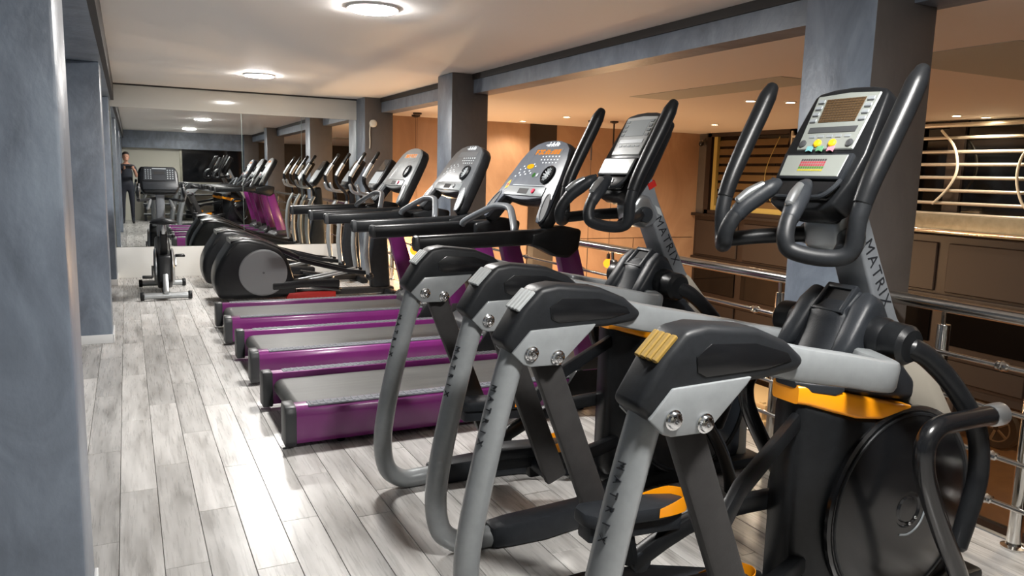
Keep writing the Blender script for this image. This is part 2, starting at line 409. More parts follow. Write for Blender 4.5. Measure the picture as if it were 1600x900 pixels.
# shop front below: mullions and glass, night street
sf = MB()
for y0 in [10.3-1.16*i for i in range(11)]:
    sf.box(XV+.02, XV+.12, y0, y0+.09, -2.6, -.98, bev=.006)
sf.box(XV+.02, XV+.12, -1.7, YW, -2.6, -2.5).box(XV+.02, XV+.12, -1.7, YW, -1.08, -.98)
struct(sf.obj('window_1', 'brown_frame'))
S('window_2', 'glass', XV+.06, XV+.066, -1.7, YW, -2.5, -1.08)
S('ground', 'street', XV+.14, 20, -4, 20, -2.72, -2.62)
sl = bpy.data.lights.new('street_fill', 'POINT'); sl.energy = 260; sl.color = (1.0, .72, .42); sl.shadow_soft_size = .2  # added, unseen light source that brightens the paving outside
so = bpy.data.objects.new('street_fill', sl); C.objects.link(so); so.location = (10.6, 3.6, 1.4)
S('wall_outside', 'foliage_dark', 18, 18.2, -4, 20, -2.7, 4)
# ------------------------------------------------------------------ lamps
def ceiling_lamp(x, y, lab):
    r = thing('ceiling_light', lab, 'lamp', (x, y, 2.37), 0, None)
    MB().lathe([(.158, 0), (.158, -.010), (.152, -.014), (.146, -.014), (.146, 0)], (0, 0, 0), (0, 0, 1), 40).obj('lamp_rim', 'lamp_rim', r)
    MB().lathe([(.147, -.002), (.147, -.015), (.138, -.021), (.05, -.024), (.0, -.024)], (0, 0, 0), (0, 0, 1), 40).obj('diffuser', 'lamp_face', r)
ceiling_lamp(1.362, 4.66, 'round white recessed ceiling light at the top of the picture, the largest one')
ceiling_lamp(1.29, 8.6, 'round white recessed ceiling light nearer the mirror wall, seen smaller')
ceiling_lamp(1.36, .72, 'round white recessed ceiling light above the nearest machines, beside the camera')
SP = [(5.21, 10.15), (5.28, 9.01), (7.51, 8.66), (5.53, 5.88), (5.9, 5.72), (8.3, 5.6), (8.7, 5.52)]
SL = ['small warm spotlight in the void ceiling just above the dark wall groove', 'small warm spotlight in the void ceiling left of the pendant cord', 'small warm spotlight in the void ceiling above the blind window',
      'warm ceiling spotlight under the grey ceiling recess, left of the close pair', 'warm ceiling spotlight beside the big near column, right of the close pair', 'warm ceiling spotlight above the barred window, next to the column', 'warm ceiling spotlight above the barred window, at the far right']
for (x, y), lab in zip(SP, SL):
    r = thing('ceiling_spotlight', lab, 'spotlight', (x, y, 2.186), 0, None)
    MB().lathe([(.06, 0), (.06, -.006), (.045, -.010), (.042, -.004), (.042, 0)], (0, 0, 0), (0, 0, 1), 20).obj('spot_rim', 'lamp_rim', r)
    MB().lathe([(.042, -.001), (.042, -.006), (.0, -.008)], (0, 0, 0), (0, 0, 1), 20).obj('spot_lens', 'spot_face', r)
    ld = bpy.data.lights.new('spot_glow', 'SPOT'); ld.energy = SPOT_W*(.35 if y > 10 or x > 8 else 1); ld.color = (1.0, .82, .60); ld.spot_size = R(150); ld.spot_blend = .6; ld.shadow_soft_size = .05
    lo = bpy.data.objects.new('spot_glow', ld); C.objects.link(lo); lo.parent = r; lo.location = (0, 0, -.03)
for x, y, lab in ((5.5, 2.2, 'warm ceiling spotlight over the void beyond the right picture edge, nearer the railing'), (7.6, 2.4, 'warm ceiling spotlight over the void beyond the right picture edge, nearer the barred window')):
    r = thing('ceiling_spotlight', lab, 'spotlight', (x, y, 2.186), 0, None)
    MB().lathe([(.06, 0), (.06, -.006), (.045, -.010), (.042, -.004), (.042, 0)], (0, 0, 0), (0, 0, 1), 20).obj('spot_rim', 'lamp_rim', r)
    MB().lathe([(.042, -.001), (.042, -.006), (.0, -.008)], (0, 0, 0), (0, 0, 1), 20).obj('spot_lens', 'spot_face', r)
    ld = bpy.data.lights.new('spot_glow', 'SPOT'); ld.energy = SPOT_W; ld.color = (1.0, .82, .60); ld.spot_size = R(150); ld.spot_blend = .6; ld.shadow_soft_size = .05
    lo = bpy.data.objects.new('spot_glow', ld); C.objects.link(lo); lo.parent = r; lo.location = (0, 0, -.03)
def pendant(x, y, zb, lab, rod=True):
    r = thing('pendant_lamp', lab, 'pendant lamp', (x, y, 2.186), 0, None)
    d = zb-2.186
    MB().lathe([(.06, 0), (.06, -.02), (.02, -.035), (.0, -.035)], (0, 0, 0), (0, 0, 1), 20).obj('ceiling_rose', 'brown_dark', r)
    if rod: MB().cyl((0, 0, -.03), (0, 0, -.55), .012, n=8).obj('rod', 'brown_dark', r)
    MB().cyl((0, 0, -.5 if rod else -.03), (0, 0, d+.10), .004 if rod else .002, n=6).obj('cord', 'brown_dark', r)
    MB().lathe([(.022, .13), (.026, .10), (.026, .055), (.018, .05)], (0, 0, d), (0, 0, 1), 14).obj('bulb_socket', 'brown_dark', r)
    MB().lathe([(.018, .062), (.045, .04), (.066, .01), (.070, -.014), (.056, -.05), (.03, -.072), (0, -.077)], (0, 0, d), (0, 0, 1), 16).obj('bulb', 'bulb', r)
    ld = bpy.data.lights.new('bulb_glow', 'POINT'); ld.energy = BULB_W; ld.color = (1.0, .66, .36); ld.shadow_soft_size = .06
    lo = bpy.data.objects.new('bulb_glow', ld); C.objects.link(lo); lo.parent = r; lo.location = (0, 0, d-.16)
pendant(6.18, 9.22, .18, 'largest glowing orange pendant bulb, left of the farther silver mast')
pendant(5.9, 9.35, -.85, 'glowing orange pendant bulb hanging lowest, just over the middle black rail cover')
pendant(3.62, 10.3, .315, 'glowing orange pendant bulb seen between the arms of the nearest purple treadmill', False)
pendant(3.5, 9.9, .42, 'glowing orange pendant bulb seen left of the purple treadmill post', False)

# ------------------------------------------------------------------ stainless railings beside the void
def railing(y0, y1, posts, lab):
    r = thing('guard_railing', lab, 'railing', (3.05, y0, 0))
    L = y1-y0
    MB().cyl((0, 0, .905), (0, L, .905), .028, n=20).obj('top_rail', 'steel', r)
    for z in (.71, .535, .345, .165):
        o = MB().cyl((-.012, 0, z), (-.012, L, z), .011, n=12).obj('rail', 'steel', r)
        k = .35
        while k < L-.2:
            MB().lathe([(.010, -.028), (.018, -.022), (.018, -.008), (.022, 0), (.018, .008), (.018, .022), (.010, .028)], (-.012, k, z), (0, 1, 0), 10).obj('rail_joint', 'steel', o)
            k += .9
    for p in posts:
        q = MB().cyl((.012, p-y0, .0), (.012, p-y0, .825), .026, n=18, bev=.003).cyl((.006, p-y0, .82), (0, p-y0, .90), .010, n=10).obj('post', 'steel', r)
        MB().lathe([(.045, .0), (.045, .008), (.028, .014), (.026, .02)], (.012, p-y0, 0), (0, 0, 1), 18).obj('post_flange', 'steel', q)
railing(-1.3, 2.34, (-.9, .3, 1.64, 2.02), 'polished steel guard railing right of the big near column')
railing(2.73, 7.12, (2.93, 4.5, 6.0), 'polished steel guard railing between the two grey columns, behind the machines')
railing(7.51, 10.2, (8.0, 9.6), 'polished steel guard railing beyond the middle column, next to the mirror wall')

# ------------------------------------------------------------------ void fittings
def blind_window():
    r = struct(MB().box(XV-.04, XV+.1, 10.27, 10.36, .835, 2.185).box(XV-.04, XV+.1, 8.45, 8.55, .835, 2.185).box(XV-.04, XV+.1, 8.45, 10.36, .835, .90).box(XV-.04, XV+.1, 8.45, 10.36, 2.12, 2.185).obj('window_3', 'brown_dark'))
    MB().box(XV+.05, XV+.056, 8.55, 10.27, .9, 2.12).obj('pane', 'glass_dark', r)
    MB().box(XV-.02, XV+.04, 10.14, 10.22, .9, 2.12).box(XV-.01, XV+.03, 8.55, 10.2, .9, .98).obj('blind_edge', 'blind_yellow', r)
    for i in range(8):
        z = 1.03+i*.14
        MB().prismM([(0, 0), (1.5, 0), (1.5, .10), (0, .10)], frame((XV+.01, 10.12, z-.05), (0, -1, 0), (.25, 0, 1)), -.004, .004).obj('slat', 'blind_wood', r)
    MB().tube([(XV-.03, 8.75, 2.08), (XV-.03, 8.95, 1.7), (XV-.03, 9.0, 1.4), (XV-.03, 8.85, 1.1)], .006, 6).obj('blind_cord', 'blind_yellow', r)
    MB().box(XV-.03, XV+.06, 10.34, 10.40, .835, 2.185).obj('jamb', 'brown_panel', r)
blind_window()
def white_stack(z0, z1, lab):
    r = thing('wire_shelf', lab, 'shelf', (XV-.10, 8.36, z0))
    h = z1-z0
    MB().box(-.015, .015, -.09, -.07, 0, h).box(-.015, .015, .07, .09, 0, h).obj('upright', 'cable_white', r)
    k = 0.0
    while k < h:
        MB().box(-.014, .014, -.09, .09, k, k+.03).obj('crossbar', 'cable_white', r); k += .11
white_stack(.84, 1.06, 'small white slatted rack on the sill, left of the near column'); white_stack(1.5, 2.15, 'white ladder-like wire rack hanging right of the blind window')
def grille():
    r = thing('window_grille', 'polished horizontal bar grille across the dark upper window at the right edge', 'grille', (XV-.05, -1.0, .88))
    for i, z in enumerate((2.125, 1.975, 1.81, 1.66, 1.505, 1.35, 1.20, 1.07)):
        MB().cyl((0, 0, z-.88), (0, 7.6, z-.88), .028 if i == 0 else .020, n=10).obj('grille_bar', 'grille_metal', r)
    for y in (.1, 3.4, 7.5):
        MB().box(.01, .04, y-.02, y+.02, 0, 1.3).obj('upright', 'brown_dark', r)
grille()
S('window_4', 'glass_dark', XV+.08, XV+.09, -1.7, 6.7, 1.06, 2.19)
struct(MB().box(XV+.04, XV+.1, 5.9, 6.1, 1.06, 2.19).box(XV+.04, XV+.1, 6.6, 6.7, 1.06, 2.19).box(XV+.04, XV+.1, 4.0, 4.1, 1.06, 2.19).obj('trim_16', 'brown_panel'))
tag(MB().tube([(XV-.10, 6.10, 2.06), (XV-.10, 5.92, 1.86), (XV-.10, 5.86, 1.6), (XV-.10, 5.95, 1.38), (XV-.10, 6.12, 1.19)], .016, 8, rnd=1).obj('bent_hose', 'cable_white'), 'bent white hose hooked over the grille, the left one', 'hose')
tag(MB().tube([(XV-.10, 4.98, 1.95), (XV-.10, 5.13, 1.75), (XV-.10, 5.16, 1.5), (XV-.10, 5.08, 1.25), (XV-.10, 4.96, 1.12)], .016, 8, rnd=1).obj('bent_hose', 'cable_white'), 'bent white hose hooked over the grille at the right picture edge', 'hose')
cm = thing('security_camera', 'small dark dome security camera in the wall corner beside the blind window', 'camera', (8.8, 10.45, 2.02))
MB().cyl((.08, .0, 0), (-.02, 0, 0), .05, .05, 16, .006).obj('camera_base', 'stucco_brown', cm); MB().ball((-.03, -.03, -.015), .042).obj('camera_dome', 'gloss_black', cm)
c2 = thing('wall_camera', 'small white camera with hanging cable on the grey end column', 'camera', (2.98, 10.19, 2.03))
MB().lathe([(.05, .01), (.05, -.02), (.03, -.035), (0, -.035)], (0, 0, 0), (0, 1, 0), 16).obj('camera_body', 'cable_white', c2)
MB().tube([(-.04, -.012, .0), (-.05, -.014, -.12), (-.045, -.012, -.25), (-.05, -.01, -.33)], .007, 6).obj('cable', 'cable_white', c2)
# pale slatted bench down on the ground floor and the parked car outside the shop front
bn = thing('slatted_bench', 'pale wooden slatted bench on the ground floor, seen under the railing', 'bench', (7.75, 7.9, -2.6))
for i in range(4):
    MB().box(-.35, .35, -.7, .9, .35+i*.22, .42+i*.22, bev=.006).obj('slat', 'pale_wood', bn)
for a, b in ((-.3, -.6), (.3, -.6), (-.3, .8), (.3, .8)):
    MB().box(a-.03, a+.03, b-.03, b+.03, 0, 1.1).obj('leg', 'pale_wood', bn)
def car():
    r = thing('parked_car', 'dark car parked outside behind the shop front glass, one wheel showing', 'car', (12.9, 8.2, -2.62))
    pr = [(-2.1, .25), (-2.1, .75), (-1.5, .9), (-.9, 1.42), (.8, 1.42), (1.5, .95), (2.15, .85), (2.15, .3)]
    MB().prismM(pr, frame((.75, 0, 0), (0, 1, 0), (0, 0, 1)), -1.65, 0, bev=.10, seg=3).obj('car_body', 'car_paint', r)
    MB().prismM([(-1.25, .95), (-.8, 1.34), (.7, 1.34), (1.25, .97)], frame((-.92, 0, 0), (0, 1, 0), (0, 0, 1)), -.012, .012).obj('side_window', 'glass_dark', r)
    for y in (-1.35, 1.35):
        w = MB().lathe([(.0, -.1), (.31, -.1), (.33, -.06), (.33, .06), (.31, .1), (.22, .1)], (-.88, y, .33), (-1, 0, 0), 24).obj('wheel', 'tyre', r)
        q = MB().lathe([(.22, .06), (.22, .105), (.2, .105), (.19, .06)], (-.88, y, .33), (-1, 0, 0), 24)
        for k in range(5):
            a = 2*math.pi*k/5
            q.bar([(-.965, y, .33), (-.98, y+.2*math.cos(a), .33+.2*math.sin(a))], .022, .012, side=(0, -math.sin(a), math.cos(a)), bev=.003)
        q.obj('wheel_rim', 'alloy', w)
car()
# ------------------------------------------------------------------ suspension elliptical machine (two in the foreground)
XE = 0.9
def rr(hy, z0, z1, rad, n=4):
    rad = min(rad, hy*.98, (z1-z0)*.49); out = []
    for cy, cz, a in ((hy-rad, z1-rad, 0), (-hy+rad, z1-rad, 90), (-hy+rad, z0+rad, 180), (hy-rad, z0+rad, 270)):
        out += [(cy+rad*math.cos(R(a+90*i/n)), cz+rad*math.sin(R(a+90*i/n))) for i in range(n+1)]
    return out
def elliptical(lab, loc, white, strips):  # white: console plates carry painted glare, printed detail left out
    r = thing('elliptical_trainer', lab, 'elliptical', loc, 0, None)
    P = lambda mb, n, m, parent=r, ang=32: mb.obj(n, m, parent, XE, ang)
    YR = .325
    for s in (-1, 1):
        y = YR*s
        # rear upright tube, C-curved at the floor
        tb = P(MB().tube([(1.005, y, .90), (.955, y, .72), (.915, y, .55), (.878, y, .37), (.862, y, .22), (.885, y, .10), (.955, y, .045), (1.04, y, .042), (1.09, y, .042)], .040, 16, 6), 'rear_upright', 'silver_paint')
        tx = MB(); word = 'MATRIX'
        ys = y-.022
        for i, ch in enumerate(word):
            k = i/5; z = .775-.16*k
            cx = .953+(z-.72)*.25
            d = Vector((.24, 0, .97)).normalized(); nn = Vector((-.93, -.37, 0)); nn = (nn-d*nn.dot(d)).normalized()
            v = nn.cross(-d)   # reading downwards: text right is -d
            tx.text(ch, .027, frame(Vector((cx, y, z))+nn*.0390, -d, nn.cross(-d)), .0022, .0)
        P(tx, 'frame_lettering', 'lettering', tb)['kind'] = 'stuff'
        # grey side rail running forward to the drive housing
        P(MB().bar([(1.02, y, .93), (1.15, y, 1.0), (1.30, y, .995), (1.45, y, .962), (1.62, y, .93), (1.74, y, .905), (1.80, y*.95, .895), (1.86, y*.74, .885), (1.92, y*.4, .88)], .033, .043, side=(0, 1, 0), bev=.016, res=3), 'side_rail', 'silver_paint')
        # black moulded cover over the rear of the rail
        cv = P(MB().prism([(.940, .918), (1.006, 1.022), (1.062, 1.078), (1.12, 1.086), (1.27, 1.070), (1.36, 1.035), (1.425, .985), (1.405, .958), (1.30, .948), (1.06, .945), (1.02, .915), (.985, .878)], y-.052, y+.052, 'y', bev=.026, seg=3), 'rail_cover', 'black_rubber')
        P(MB().prism([(1.09, 1.020), (1.13, 1.046), (1.26, 1.038), (1.36, 1.008), (1.375, .988), (1.30, .975), (1.12, .972), (1.095, .985)], y-.0545, y+.0545, 'y', bev=.002), 'cover_inset', 'gloss_black', cv)
        st = MB(); M = frame((.995, y, 1.012), (0, -1, 0), (.066, 0, .066))
        for k in range(4):
            a = -.040+k*.021
            st.prismM([(a, -.002), (a+.0165, -.002), (a+.0165, .074), (a, .074)], M, -.004, .0075, bev=.003, seg=1)
        P(st, 'grip_strip', strips[0 if s < 0 else 1], cv)
        # bracket plates with two bolts either side
        for t in (-1, 1):
            yo = y+t*.0535
            pl = P(MB().prism([(.968, .893), (1.028, .956), (1.250, .962), (1.236, .945), (1.138, .856), (1.118, .846), (1.03, .848), (1.006, .856)], yo-.006, yo+.006, 'y', bev=.004), 'bracket_plate', 'silver_paint')
            for bx, bz in ((1.030, .888), (1.118, .870)):
                bo = P(MB().lathe([(.023, 0), (.023, .004), (.019, .006), (.017, .012), (.012, .015), (.006, .015), (.005, .008), (0, .008)], (bx, yo+t*.006, bz), (0, t, 0), 18), 'bolt', 'chrome', pl)
        # suspension link, foot pivot and pedal arm
        P(MB().bar([(1.085, y, .90), (1.20, y, .62), (1.29, y, .40), (1.365, y, .225)], .018, .045, side=(0, 1, 0), bev=.010), 'suspension_link', 'link_grey')
        zf = .475 if s > 0 else .365
        yi = .15*s
        P(MB().cyl((1.365, y-.035*s, .235), (1.365, yi-.02*s, .235), .036, .036, 18, .006), 'link_pivot', 'charcoal')
        P(MB().bar([(1.33, yi, .225), (1.45, yi, .285), (1.62, yi*.8, .36), (1.84, yi*.35, .40)] if s > 0 else [(1.33, yi, .20), (1.45, yi, .205), (1.62, yi*.8, .215), (1.84, yi*.35, .23)], .022, .030, side=(0, 1, 0), bev=.012, res=2), 'pedal_arm', 'black_plastic')
        pd = P(MB().prism([(1.17, -.055), (1.42, -.055), (1.50, -.035), (1.525, 0), (1.50, .035), (1.42, .055), (1.17, .055), (1.14, .03), (1.14, -.03)], 0, .045, 'z', bev=.012).box(1.16, 1.50, -.035, .035, -.05, .01, bev=.01), 'pedal', 'charcoal')
        pd.matrix_local = Matrix.Translation((0, yi, zf-.07)) @ Matrix.Rotation(R(3), 4, 'Y')
        rim = catmull([(1.39, .058, 0), (1.45, .053, 0), (1.508, .036, 0), (1.532, 0, 0), (1.508, -.036, 0), (1.45, -.053, 0), (1.39, -.058, 0)], 4)[0]
        hz = lambda p: .016+.024*max(0, min(1, (p.x-1.39)/.10))
        P(MB().loft([[p+Vector((0, 0, .012)), p*.985+Vector((1.44*.015, 0, .012)), p*.985+Vector((1.44*.015, 0, .024+hz(p))), p+Vector((0, 0, .024+hz(p)))] for p in rim]), 'pedal_rim', 'orange', pd)
        P(MB().tube([(1.30, yi, zf-.10), (1.33, yi, .24)], .028, 8, 1), 'pedal_mount', 'black_plastic')
        if s < 0: P(MB().bar([(1.235, y*.93, .52), (1.40, y*.66, .60), (1.85, y*.02, .70)], .014, .026, side=(0, 1, 0), bev=.008), 'drive_link', 'black_plastic')
        # floor bar in front of the curved tube
        P(MB().bar([(1.075, y, .048), (1.16, y, .050), (1.30, y, .052), (1.52, y*.90, .050), (1.86, y*.34, .05)], [.044, .050, .052, .048, .044], [.042, .048, .050, .048, .046], side=(0, 1, 0), bev=.016), 'floor_bar', 'charcoal')
        # pivot hub and the lower moving arm
        P(MB().lathe([(.0, 0), (.056, 0), (.063, .012), (.063, .07), (.057, .085), (.059, .09), (.059, .145), (.048, .160), (0, .162)], (1.985, .085*s, .952), (.03, s, -.05), 22), 'pivot_hub', 'black_plastic')
        P(MB().tube([(2.00, .225*s, .94), (2.06, .25*s, .905), (2.15, .285*s, .81), (2.22, .315*s, .69), (2.245, .32*s, .55), (2.205, .325*s, .42), (2.17, .33*s, .34)], [.034, .031, .029, .029, .029, .028, .026], 12, 5, rnd=.6), 'lower_arm', 'black_plastic')
        P(MB().tube([(2.235, .345*s, .742), (2.10, .345*s, .742), (2.00, .345*s, .738), (1.955, .345*s, .71), (1.945, .345*s, .655), (1.975, .343*s, .57), (2.08, .338*s, .40), (2.19, .332*s, .24), (2.26, .325*s, .10), (2.28, .32*s, .02)], .0285, 14, 5), 'step_handle', 'gloss_black')
        P(MB().lathe([(0, -.01), (.030, -.01), (.034, 0), (.034, .040), (.027, .05), (0, .052)], (2.235, .345*s, .742), (1, 0, 0), 20), 'handle_cap', 'brushed')
        # upper handlebar: pulse grip, low bend, tall outer arm
        P(MB().tube([(1.640, .096*s, 1.325), (1.612, .106*s, 1.290), (1.597, .116*s, 1.250), (1.605, .130*s, 1.218), (1.645, .180*s, 1.203), (1.685, .228*s, 1.206), (1.702, .250*s, 1.232), (1.703, .256*s, 1.30), (1.716, .260*s, 1.36)], .0235, 14, 5), 'handlebar', 'black_rubber')
        P(MB().tube([(1.712, .259*s, 1.35), (1.735, .261*s, 1.41), (1.785, .264*s, 1.51), (1.835, .265*s, 1.605), (1.868, .265*s, 1.67), (1.888, .265*s, 1.706)], [.0250, .0265, .0285, .029, .028, .019], 14, 5, rnd=.5), 'arm_grip', 'black_plastic')
        g = P(MB().tube([(1.730, .055*s, 1.398), (1.708, .062*s, 1.383), (1.675, .080*s, 1.355), (1.640, .096*s, 1.325), (1.620, .103*s, 1.300)], [.016, .025, .028, .027, .0245], 14, 4, rnd=.6), 'pulse_grip', 'charcoal')
        P(MB().tube([(1.697, .070*s, 1.380), (1.66, .086*s, 1.357), (1.63, .099*s, 1.330)], [.012, .015, .013], 12, 4, rnd=.5), 'pulse_contact', 'brushed', g)
        for v in P(MB().tube([(1.69, .225*s, 1.215), (1.78, .16*s, 1.230), (1.90, .06*s, 1.245)], [.024, .024, .026], 12, 4), 'cross_bar', 'black_plastic').data.vertices: pass
    # lift the silver contacts towards the user
    for o in r.children:
        for c in o.children:
            if c.name.startswith('pulse_contact'): c.location = (-.0105, 0, .0115)
    # drive housing
    sec = [(1.780, .045, .10, .762), (1.80, .064, .06, .765), (1.86, .098, .05, .745), (1.95, .115, .05, .715), (2.05, .12, .05, .70), (2.2, .122, .05, .712), (2.33, .12, .05, .66), (2.43, .11, .05, .58), (2.52, .095, .05, .44), (2.56, .07, .07, .30)]
    P(MB().loft([[Vector((x, a, b)) for a, b in rr(hy, z0, z1, .05)] for x, hy, z0, z1 in sec]), 'drive_housing', 'black_plastic', ang=50)
    bs = [(1.768, .052, .742, .800), (1.795, .071, .740, .802), (1.86, .106, .722, .790), (1.95, .122, .696, .768), (2.05, .127, .683, .745), (2.12, .128, .690, .726), (2.18, .128, .704, .716)]
    P(MB().loft([[Vector((x, a, b)) for a, b in rr(hy, z0, z1, .012)] for x, hy, z0, z1 in bs]), 'housing_band', 'orange', ang=40)
    P(MB().loft([[Vector((x, a, b)) for a, b in rr(hy, z0, z1, .010)] for x, hy, z0, z1 in ((1.766, .040, .790, .812), (1.80, .078, .780, .812), (1.86, .110, .772, .808), (1.885, .116, .782, .806))]), 'band_notch', 'charcoal', ang=40)
    P(MB().loft([[Vector((x, a, b)) for a, b in rr(hy, z0, z1, .03)] for x, hy, z0, z1 in ((1.772, .045, .79, .835), (1.82, .08, .785, .87), (1.95, .108, .76, .91), (2.10, .11, .735, .90), (2.22, .10, .715, .80))]), 'housing_top', 'charcoal', ang=50)
    for s in (-1, 1):
        d = P(MB().lathe([(.335, 0), (.335, .012), (.328, .020), (.318, .016), (.31, .020), (.15, .034), (.06, .036), (.055, .030), (.045, .030), (.040, .036), (0, .037)], (2.19, .112*s, .375), (0, s, 0), 48), 'side_disc', 'gloss_black')
        P(MB().lathe([(.316, .0185), (.314, .0225), (.308, .0225), (.306, .0195)], (2.19, .112*s, .375), (0, s, 0), 48), 'disc_ring', 'black_rubber', d)
        P(MB().tube([(2.19+.085*math.cos(R(a)), .148*s, .375+.085*math.sin(R(a))) for a in (250, 275, 300, 325, 350)], .0035, 6, 3), 'disc_slot', 'btn_grey', d)
        for a in (285, 320): P(MB().ball((2.19+.05*math.cos(R(a)), .148*s, .375+.05*math.sin(R(a))), .006), 'disc_screw', 'chrome', d)
    P(MB().box(1.80, 2.66, -.14, .14, .012, .07, bev=.02), 'base_plate', 'black_plastic')
    # central hub with tray
    P(MB().loft([[Vector((xa+(xb-xa)*(.5-.5*math.cos(2*math.pi*(k+.5)/20)), hy*max(-.9, min(.9, 1.25*math.sin(2*math.pi*(k+.5)/20))), z+sl*(.5-.5*math.cos(2*math.pi*(k+.5)/20)))) for k in range(20)] for xa, xb, hy, z, sl in ((1.82, 2.22, .125, .86, -.0), (1.85, 2.16, .115, .90, .02), (1.880, 2.10, .090, .95, .05), (1.897, 2.05, .076, .99, .065), (1.906, 2.005, .070, 1.012, .070), (1.912, 1.995, .062, 1.017, .070))]), 'hub_cover', 'charcoal', ang=50)
    for s in (-1, 1):
        P(MB().loft([[Vector((x, s*y0+a, b)) for a, b in rr(hw, z0, z1, .03)] for x, y0, hw, z0, z1 in ((1.845, .105, .020, .885, .91), (1.88, .103, .032, .885, .965), (1.935, .098, .036, .885, 1.045), (1.975, .094, .034, .885, 1.078), (2.02, .09, .030, .88, 1.06), (2.07, .085, .026, .87, .99), (2.10, .08, .02, .86, .93))]), 'hub_shoulder', 'charcoal', ang=50)
    M = frame((1.925, 0, 1.018), (0, -1, 0), (.050, 0, .055))
    tr = P(MB().prismM([(-.060, -.014), (.060, -.014), (.060, 0), (-.060, 0)], M, -.02, .012, .004).prismM([(-.056, .074), (.056, .074), (.050, .092), (-.050, .092)], M, -.03, .012, .004)
           .prismM([(-.060, -.014), (-.045, -.014), (-.040, .092), (-.056, .092)], M, -.02, .012, .004).prismM([(.045, -.014), (.060, -.014), (.056, .092), (.040, .092)], M, -.02, .012, .004), 'tray_rim', 'charcoal')
    P(MB().prismM([(-.050, -.004), (.050, -.004), (.046, .084), (-.046, .084)], M, -.010, .003), 'tray_well', 'void_black', tr)
    # mast and its curved front shell
    ms = P(MB().prism([(1.872, 1.40), (1.950, 1.41), (1.990, 1.31), (2.067, 1.164), (2.167, .985), (2.290, .845), (2.20, .76), (2.09, .86), (2.105, .93), (2.026, 1.087), (1.960, 1.225), (1.906, 1.325)], -.062, .062, 'y', bev=.010, seg=3), 'mast', 'mast_grey')
    P(MB().prism([(2.17, .98), (2.298, .845), (2.40, .735), (2.465, .650), (2.545, .50), (2.59, .30), (2.60, .05), (2.53, .05), (2.52, .30), (2.46, .48), (2.385, .61), (2.235, .70), (2.12, .86)], -.085, .085, 'y', bev=.02, seg=2), 'front_shell', 'shell_beige')
    d = Vector((.50, 0, -.865)).normalized()
    for s in (-1, 1):
        nn = Vector((0, s, 0)); u = d if s < 0 else d
        P(MB().text('MATRIX', .058, frame(Vector((2.048, s*.0622, 1.128)), u, nn.cross(u)), .0012, -.0004, 1.22), 'mast_lettering', 'lettering', ms)
    P(MB().prism([(1.865, 1.205), (1.85, 1.29), (1.885, 1.335), (1.94, 1.33), (1.985, 1.26), (1.99, 1.21), (1.93, 1.18)], -.072, .072, 'y', bev=.022, seg=3), 'neck_bracket', 'brushed')
    P(MB().cyl((1.905, -.10, 1.245), (1.905, .10, 1.245), .034, n=16, bev=.006), 'neck_clamp', 'charcoal')
    if white:
        P(MB().prism([(1.972, 1.285), (2.000, 1.272), (2.018, 1.236), (1.990, 1.249)], -.0628, -.0615, 'y'), 'mast_sticker', 'pale_strip', ms)
        P(MB().prism([(1.925, 1.375), (1.962, 1.395), (1.975, 1.37), (1.938, 1.35)], -.064, .0, 'y'), 'mast_clip', 'red', ms)
    # console
    v = Vector((.475, 0, .880)); M = frame((1.846, 0, 1.505), (0, -1, 0), v)
    hs = P(MB().prismM([(0, .210), (.07, .206), (.118, .196), (.132, .18), (.150, -.02), (.142, -.11), (.120, -.185), (.08, -.205), (-.08, -.205), (-.120, -.185), (-.142, -.11), (-.150, -.02), (-.132, .18), (-.118, .196), (-.07, .206)], M, -.085, -.004, bev=.02, seg=3), 'console_housing', 'black_plastic')
    P(MB().prismM([(-.10, .17), (.10, .17), (.115, -.05), (.075, -.20), (-.075, -.20), (-.115, -.05)], M, -.115, -.08, bev=.03, seg=3), 'console_back', 'black_plastic')
    wp = 'plate_glare' if white else 'plate_pale'
    P(MB().prismM([(-.112, .180), (0, .187), (.112, .180), (.103, -.008), (-.103, -.008)], M, -.006, .001, .003, 1), 'console_plate', wp, hs)
    sc = P(MB().prismM([(-.066, .085), (.066, .085), (.070, .165), (-.070, .165)], M, .0, .0025), 'console_screen', 'screen_grey' if white else 'screen_brown', hs)
    if not white:
        g = MB()
        for i in range(9):
            a = .089+i*.0088; g.prismM([(-.067, a), (.067, a), (.067, a+.0022), (-.067, a+.0022)], M, .002, .0032)
        for i in range(12):
            a = -.063+i*.011; g.prismM([(a, .086), (a+.0015, .086), (a+.0015, .164), (a, .164)], M, .002, .0033)
        P(g, 'screen_grid', 'screen_grid', hs)
    P(MB().prismM([(-.085, .049), (.085, .049), (.087, .068), (-.087, .068)], M, 0, .0028), 'message_strip', 'btn_dark' if not white else 'btn_grey', hs)
    bt = MB(); bd = MB()
    for sg in (-1, 1):
        for i in range(4):
            bt.prismM([(sg*.088-.012, .088+i*.022), (sg*.088+.012, .088+i*.022), (sg*.088+.012, .099+i*.022), (sg*.088-.012, .099+i*.022)], M, 0, .004, .001, 1)
            bd.prismM([(sg*.088-.010, .0845+i*.022), (sg*.088+.010, .0845+i*.022), (sg*.088+.010, .0875+i*.022), (sg*.088-.010, .0875+i*.022)], M, 0, .003)
    for i in range(5): bt.prismM([(-.072+i*.032, .032), (-.052+i*.032, .032), (-.052+i*.032, .040), (-.072+i*.032, .040)], M, 0, .003)
    P(bt, 'key_pad', 'btn_grey' if not white else 'screen_grey', hs)['kind'] = 'stuff'; P(bd, 'key_marks', 'btn_dark', hs)['kind'] = 'stuff'
